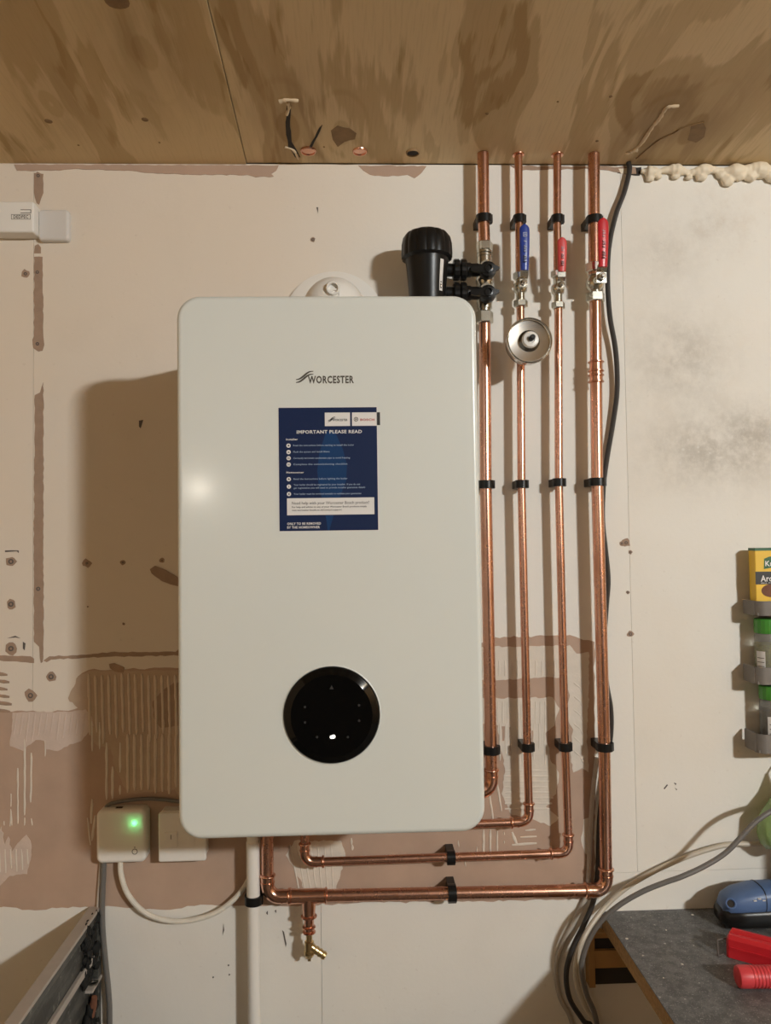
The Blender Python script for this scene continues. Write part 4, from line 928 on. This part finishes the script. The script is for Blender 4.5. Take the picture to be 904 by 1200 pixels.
# ------------------------------------------------------------------ bench
bx0 = P(705, 1068, 0).x
be = thing('workbench', 'workbench with grey speckled top and raw chipboard edge at lower right', 'bench', (bx0 + .3, -.35, 0))
obj('bench_top', box(N(), (bx0, -.001, BENCH - .002), (bx0 + .62, -.72, BENCH)), M['lam'], be)
obj('chipboard_core', box(N(), (bx0 + .0005, -.001, BENCH - .030), (bx0 + .62, -.72, BENCH - .002)), M['chip'], be)
def pz(v, d): return P(700, v, d).z
d = .05
xl, xr = P(692, 1120, d).x, P(699, 1120, d).x
fx0, fx1 = P(690, 1125, .022).x, P(697.5, 1125, .022).x
obj('bench_bracket', box(N(), (fx0, -.0005, pz(1157, .022)), (fx1, -.024, pz(1094, .022)), .0015), M['timber'], be)
obj('bench_rail', box(N(), (fx1, -.0005, pz(1135, .022)), (bx0 + .57, -.022, pz(1114.5, .022)), .001), M['timber'], be)
obj('bench_rail', box(N(), (fx1, -.0005, pz(1100.5, .022)), (bx0 + .57, -.020, BENCH - .031), .001), M['timber'], be)
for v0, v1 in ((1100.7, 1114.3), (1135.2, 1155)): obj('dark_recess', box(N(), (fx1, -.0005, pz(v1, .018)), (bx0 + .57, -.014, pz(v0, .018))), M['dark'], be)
for (xx, yy) in ((.59, -.69), (.59, -.06)):
    obj('bench_leg', box(N(), (bx0 + xx - .02, yy - .022, 0), (bx0 + xx + .02, yy + .022, BENCH - .0305), .002), M['timber'], be)
obj('bench_leg', box(N(), (bx0 + .56, -.71, BENCH - .12), (bx0 + .575, -.05, BENCH - .0305)), M['timber'], be)
obj('bounce_block_skirt', box(N(), (bx0 + .06, -.66, .0), (bx0 + .56, -.675, BENCH - .031)), M['timber'], be)  # unseen skirt, added to block floor bounce under the bench
obj('bounce_block_shelf', box(N(), (bx0 + .02, -.03, .30), (bx0 + .56, -.655, .318)), M['timber'], be)  # unseen shelf, added to keep bounced light off the wall below
bm = N()
for u, v in ((740, 1075), (781, 1090), (778, 1146), (812, 1072), (735, 1100), (800, 1130)):
    p = BP(u, v); r = R(.0012, .0035); lathe(bm, p - Vector((0, 0, .0003)), (0, 0, 1), [(r, 0), (r * .7, .0008)], 7)
o = obj('plaster_crumbs', bm, M['adh'], be); o['kind'] = 'stuff'
# blue and black power tool
p0 = BP(852, 1096); 
sa_ = thing('power_tool', 'blue and black hand power tool lying at the back of the workbench', 'tool', p0 + Vector((.08, .03, 0)))
def hull(bm, xs):                           # loops across x: (x, y centre, half depth, z low, z high)
    L = []
    for (x, yc, hy, zl_, zh) in xs:
        L.append([(x, yc + hy * math.copysign(abs(math.cos(a)) ** .7, math.cos(a)), (zl_ + zh) / 2 + (zh - zl_) / 2 * math.copysign(abs(math.sin(a)) ** .7, math.sin(a))) for a in [2 * PI * k / 24 for k in range(24)]])
    rings(bm, L); return bm
bxx, byy = p0.x, p0.y + .035; zb0 = BENCH
obj('lower_body', hull(N(), [(bxx + .001, byy, .016, zb0 + .012, zb0 + .034), (bxx + .010, byy, .028, zb0 + .001, zb0 + .040), (bxx + .04, byy, .033, zb0 + .0005, zb0 + .042), (bxx + .10, byy, .034, zb0 + .0005, zb0 + .044), (bxx + .17, byy, .030, zb0 + .0005, zb0 + .044)]), M['black'], sa_, 60)
up_ = obj('upper_shell', hull(N(), [(bxx + .004, byy - .004, .013, zb0 + .030, zb0 + .046), (bxx + .014, byy - .003, .024, zb0 + .026, zb0 + .057), (bxx + .034, byy - .002, .029, zb0 + .026, zb0 + .066), (bxx + .065, byy - .002, .031, zb0 + .027, zb0 + .073), (bxx + .10, byy - .002, .031, zb0 + .028, zb0 + .074), (bxx + .17, byy, .028, zb0 + .03, zb0 + .070)]), M['tool_blue'], sa_, 60)
nz = Vector((bxx + .015, byy - .022, zb0 + .048)); ax = Vector((-.35, -.8, .45))
obj('nozzle_ring', lathe(N(), nz, ax, [(.0095, 0), (.0095, .006), (.0078, .0072), (.0062, .006), (.006, .001)], 24), M['tool_blue'], sa_, 40)
obj('nozzle_hole', lathe(N(), nz, ax, [(.0062, 0), (.0062, .0045)], 20), M['dark'], sa_)
bm = N()
for i in range(3): box(bm, (bxx + .052 + i * .008, byy - .0335, zb0 + .056 + (i % 2) * .003), (bxx + .057 + i * .008, byy - .0285, zb0 + .058 + (i % 2) * .003))
obj('grip_marks', bm, M['frost'], sa_)
obj('seam', hull(N(), [(bxx + .0745, byy - .002, .0314, zb0 + .027, zb0 + .0742), (bxx + .0760, byy - .002, .0314, zb0 + .027, zb0 + .0742)]), M['black'], sa_)
# red staple-gun body with wire loop
q0 = BP(853, 1122); q1 = BP(915, 1139); dirv = (q1 - q0); dirv.z = 0; dirv.normalize(); nrm = Vector((-dirv.y, dirv.x, 0)); upv = Vector((0, 0, 1))
rg = thing('red_tool', 'red plastic channel-shaped tool in front of the blue power tool', 'tool', q0 + dirv * .08)
bm = N(); prof = [(0, 0), (0, .030), (.004, .036), (.009, .037), (.012, .030), (.030, .028), (.033, .034), (.037, .034), (.040, .028), (.040, 0)]
rings(bm, [[q0 + dirv * s + nrm * (.020 + (a - .020) * f) + upv * (.0004 + b * f) for a, b in prof] for s, f in ((-.002, .82), (.002, 1), (.10, 1))]); obj('body', bm, M['tool_red'], rg, 30)
bm = N(); rings(bm, [[q0 + dirv * s - nrm * .0015 + upv * z for s, z in ((.004, .016), (.095, .016), (.095, .019), (.004, .019))], [q0 + dirv * s + nrm * .001 + upv * z for s, z in ((.004, .016), (.095, .016), (.095, .019), (.004, .019))]]); obj('ridge', bm, M['tool_red'], rg)
wl = BP(842, 1121); wr_ = BP(853, 1119); pts = [wl + Vector((.012, .006, .0010)), wl + Vector((.003, .001, .0012)), wl + Vector((0, 0, .004)), wl + Vector((0, .001, .024)), wl + Vector((.002, .003, .026)), q0 + nrm * .018 + upv * .025]
obj('wire_loop', tube(N(), smooth_path(pts, 6), .0014, 8), M['plug'], rg, 60)
# red ribbed handle
h0 = BP(866, 1160); hr = .0165
rh = thing('ribbed_handle', 'red ribbed tool handle lying nearest on the workbench', 'tool', (h0.x + .05, h0.y + .004, BENCH))
pr = [(hr * .70, 0), (hr * .93, .002), (hr, .006), (hr, .020)]
for i in range(14): s = .020 + i * .0055; pr += [(hr * .93, s + .001), (hr * .93, s + .002), (hr, s + .0032), (hr, s + .0048)]
pr += [(hr, .11), (hr * .8, .115)]
obj('grip', lathe(N(), (h0.x, h0.y + .006, BENCH + hr + .0004), (1, -.06, 0), pr, 32), M['tool_red2'], rh, 30)
obj('shaft', lathe(N(), (h0.x + .113, h0.y - .0008, BENCH + hr + .0004), (1, -.06, 0), [(.006, 0), (.006, .05)], 16), M['steel'], rh, 40)

# ------------------------------------------------------------------ spice rack
RD = .062
rk = thing('spice_rack', 'weathered wooden three-tier spice rack at the right edge of the wall', 'rack', (P(884, 760, 0).x + .06, 0, P(884, 885, 0).z))
rx0 = P(886, 760, .01).x; rx1 = rx0 + .20
zt_, zbm = P(886, 650, .006).z, P(886, 884, .006).z
obj('back_board', box(N(), (rx0 + .012, -.0005, zbm), (rx1, -.008, zt_), .001), M['wood_grey'], rk)
tiers = ((705, 724), (783, 805), (862, 886))
shelfz = []
for i, (v0, v1) in enumerate(tiers):
    zhi, zlo = P(884, v0, RD).z, P(884, v1 - 2, RD).z; xl = P((881.5, 881.8, 883.5)[i], v0, RD - .02).x
    obj('shelf', box(N(), (xl + .003, -.0082, zlo), (rx1, -RD + .006, zlo + .005)), M['wood_grey'], rk)
    bm = N(); L = []
    for k in range(9):                      # front band, curving back at its left end
        a = k / 8; xx = xl + .016 * a; yy = -RD + .014 * (1 - a) ** 2.2; dzz = .0 
        L.append([(xx, yy, zlo), (xx, yy, zhi), (xx + .001, yy + .004, zhi), (xx + .001, yy + .004, zlo)])
    L.append([(rx1, -RD, zlo), (rx1, -RD, zhi), (rx1, -RD + .004, zhi), (rx1, -RD + .004, zlo)]); rings(bm, L); obj('front_band', bm, M['wood_grey'], rk, 50)
    obj('side_band', box(N(), (xl, -.0082, zlo), (xl + .003, -RD + .013, zhi)), M['wood_grey'], rk)
    shelfz.append(zlo + .0052)
# packet
py = -RD + .020; x0_, z1_ = P(885, 642.5, -py).x, P(885, 642.5, -py).z
pk = thing('seasoning_packet', 'yellow and black seasoning packet on the top tier of spice rack', 'packet', (x0_ + .045, py + .01, shelfz[0]))
pw = .085; H = z1_ - shelfz[0]
obj('carton', box(N(), (x0_, py, shelfz[0]), (x0_ + pw, py + .024, z1_), .0012), M['yellow'], pk)
def pkz(v): return P(885, v, -py).z
bm = N(); box(bm, (x0_ - .0003, py - .0003, pkz(645.5)), (x0_ + pw, py + .0243, z1_ + .0003)); 
lx = P(896, 660, -py).x
poly(bm, [(lx - .001, pkz(667)), (lx, pkz(655)), (lx + .01, pkz(652.5)), (lx + .03, pkz(652)), (lx + .055, pkz(655)), (lx + .055, pkz(667)), (lx + .02, pkz(665))], py, py - .0003); obj('green_print', bm, M['dkgreen'], pk)
bm = N(); box(bm, (x0_ - .0003, py - .0003, pkz(685)), (x0_ + pw, py + .0001, pkz(670))); obj('black_band', bm, M['inkblk'], pk)
bm = N(); text(bm, 'Knorr', P(897.2, 662, -py).x, pkz(663.5), .0095, py - .0003, .036, bold=.02); text(bm, 'Aromat', P(892, 682, -py).x, pkz(681.5), .0110, py - .0003, .046, bold=.02); text(bm, 'ALL PURPOSE', P(892, 684, -py).x, pkz(684), .0020, py - .0003, .046); obj('white_print', bm, M['paper'], pk)
bm = N(); bx_ = P(905, 693, -py).x; lathe(bm, (bx_, py, pkz(690)), (0, -1, 0), [(.020, 0), (.020, .0002)], 28)
for vtx in bm.verts: vtx.co.z = pkz(692.5) + (vtx.co.z - pkz(690)) * .62
obj('bowl_print', bm, M['rust'], pk)
def jar(label, u, i, v_top, v_lid, fill, lab, lid_m):
    yj = -RD + .030; r = .0225; x = P(u, v_top, -yj).x + r; zt2 = P(u, v_top, RD - .008).z; zl2 = P(u, v_lid, RD - .008).z; z0_ = shelfz[i]
    t = thing('spice_jar', label, 'jar', (x, yj, z0_))
    obj('glass', lathe(N(), (x, yj, z0_), (0, 0, 1), [(r * .9, 0), (r, .003), (r, zl2 - z0_ - .006), (r * .88, zl2 - z0_)], 32), M['glass'], t, 40)
    obj('contents', lathe(N(), (x, yj, z0_ + .002), (0, 0, 1), [(r * .86, 0), (r * .92, .003), (r * .92, (zl2 - z0_) * .74)], 28), M[fill], t, 40)
    n = 40; bm = N(); Ls = []
    for hh, f in ((0, .98), (.05, 1.0), (.9, 1.0), (1, .93)):
        Ls.append([(x + r * f * math.cos(2 * PI * k / n) * (1 - .03 * (k % 2)), yj + r * f * math.sin(2 * PI * k / n) * (1 - .03 * (k % 2)), zl2 + (zt2 - zl2) * hh) for k in range(n)])
    rings(bm, Ls); obj('lid', bm, M[lid_m], t, 25)
    bm = N(); L = []
    for k in range(9):
        a = math.radians(lab[2] + (lab[3] - lab[2]) * k / 8); L.append([(x + r * 1.012 * math.cos(a), yj + r * 1.012 * math.sin(a), z0_ + (zl2 - z0_) * lab[0]), (x + r * 1.012 * math.cos(a), yj + r * 1.012 * math.sin(a), z0_ + (zl2 - z0_) * lab[1])])
    rings(bm, L, False, False); lo = obj('paper_label', bm, M['paper'], t)
    bm = N()
    for k in range(4):
        zq = z0_ + (zl2 - z0_) * (lab[0] + (lab[1] - lab[0]) * (.2 + k * .17))
        L = [[(x + r * 1.02 * math.cos(a), yj + r * 1.02 * math.sin(a), zz) for zz in (zq, zq + .0012)] for a in [math.radians(lab[2] + (lab[3] - lab[2]) * (.1 + .13 * j)) for j in range(7)]]
        rings(bm, L, False, False)
    obj('label_print', bm, M['ink'], lo); return t
jar('herb jar with bright green lid on the middle tier of spice rack', 885, 1, 726.5, 743.5, 'herbs', (.10, .62, -172, -128), 'green')
jar('dark spice jar with green lid and white label on the lowest rack tier', 891, 2, 806, 822, 'darkherb', (.10, .66, -140, -60), 'green')
# second jars just outside the frame are left out; the bag hangs from a hook
bg = thing('green_bag', 'crumpled translucent green plastic bag hanging at the right edge above the workbench', 'bag', P(930, 930, .04))
bm = N(); L = []; n = 28
for (v, hw_, hd2) in ((905, .003, .003), (914, .008, .006), (925, .016, .012), (938, .034, .022), (955, .052, .028), (975, .056, .030), (988, .050, .028), (994, .040, .02)):
    c = P(924, v, .045); L.append([(c.x + hw_ * math.cos(a) * (1 + .05 * math.sin(5 * a + v)), c.y + hd2 * math.sin(a) * (1 + .08 * math.sin(3 * a + v)), c.z + .003 * math.sin(4 * a)) for a in [2 * PI * k / n for k in range(n)]])
rings(bm, L); obj('bag_body', bm, M['bag'], bg, 70)
c = P(924, 905, .045); hk = obj('hook', tube(N(), [(c.x, -.0005, c.z + .004), (c.x, -.030, c.z + .004), (c.x, -.044, c.z + .0005), (c.x, -.050, c.z + .004)], .0018, 8), M['steel'], bg, 60)

cbx = .875  # unseen stand-in box, added to cast the shadow at the right edge
cb = thing('shadow_stand_in_box', 'unseen stand-in box on the right end of the workbench, added to shade the wall', 'box', (cbx + .1, -.1, BENCH))
obj('carton', box(N(), (cbx, -.10, BENCH), (cbx + .2, -.185, P(885, 890, 0).z - .004), .001), M['chip'], cb)
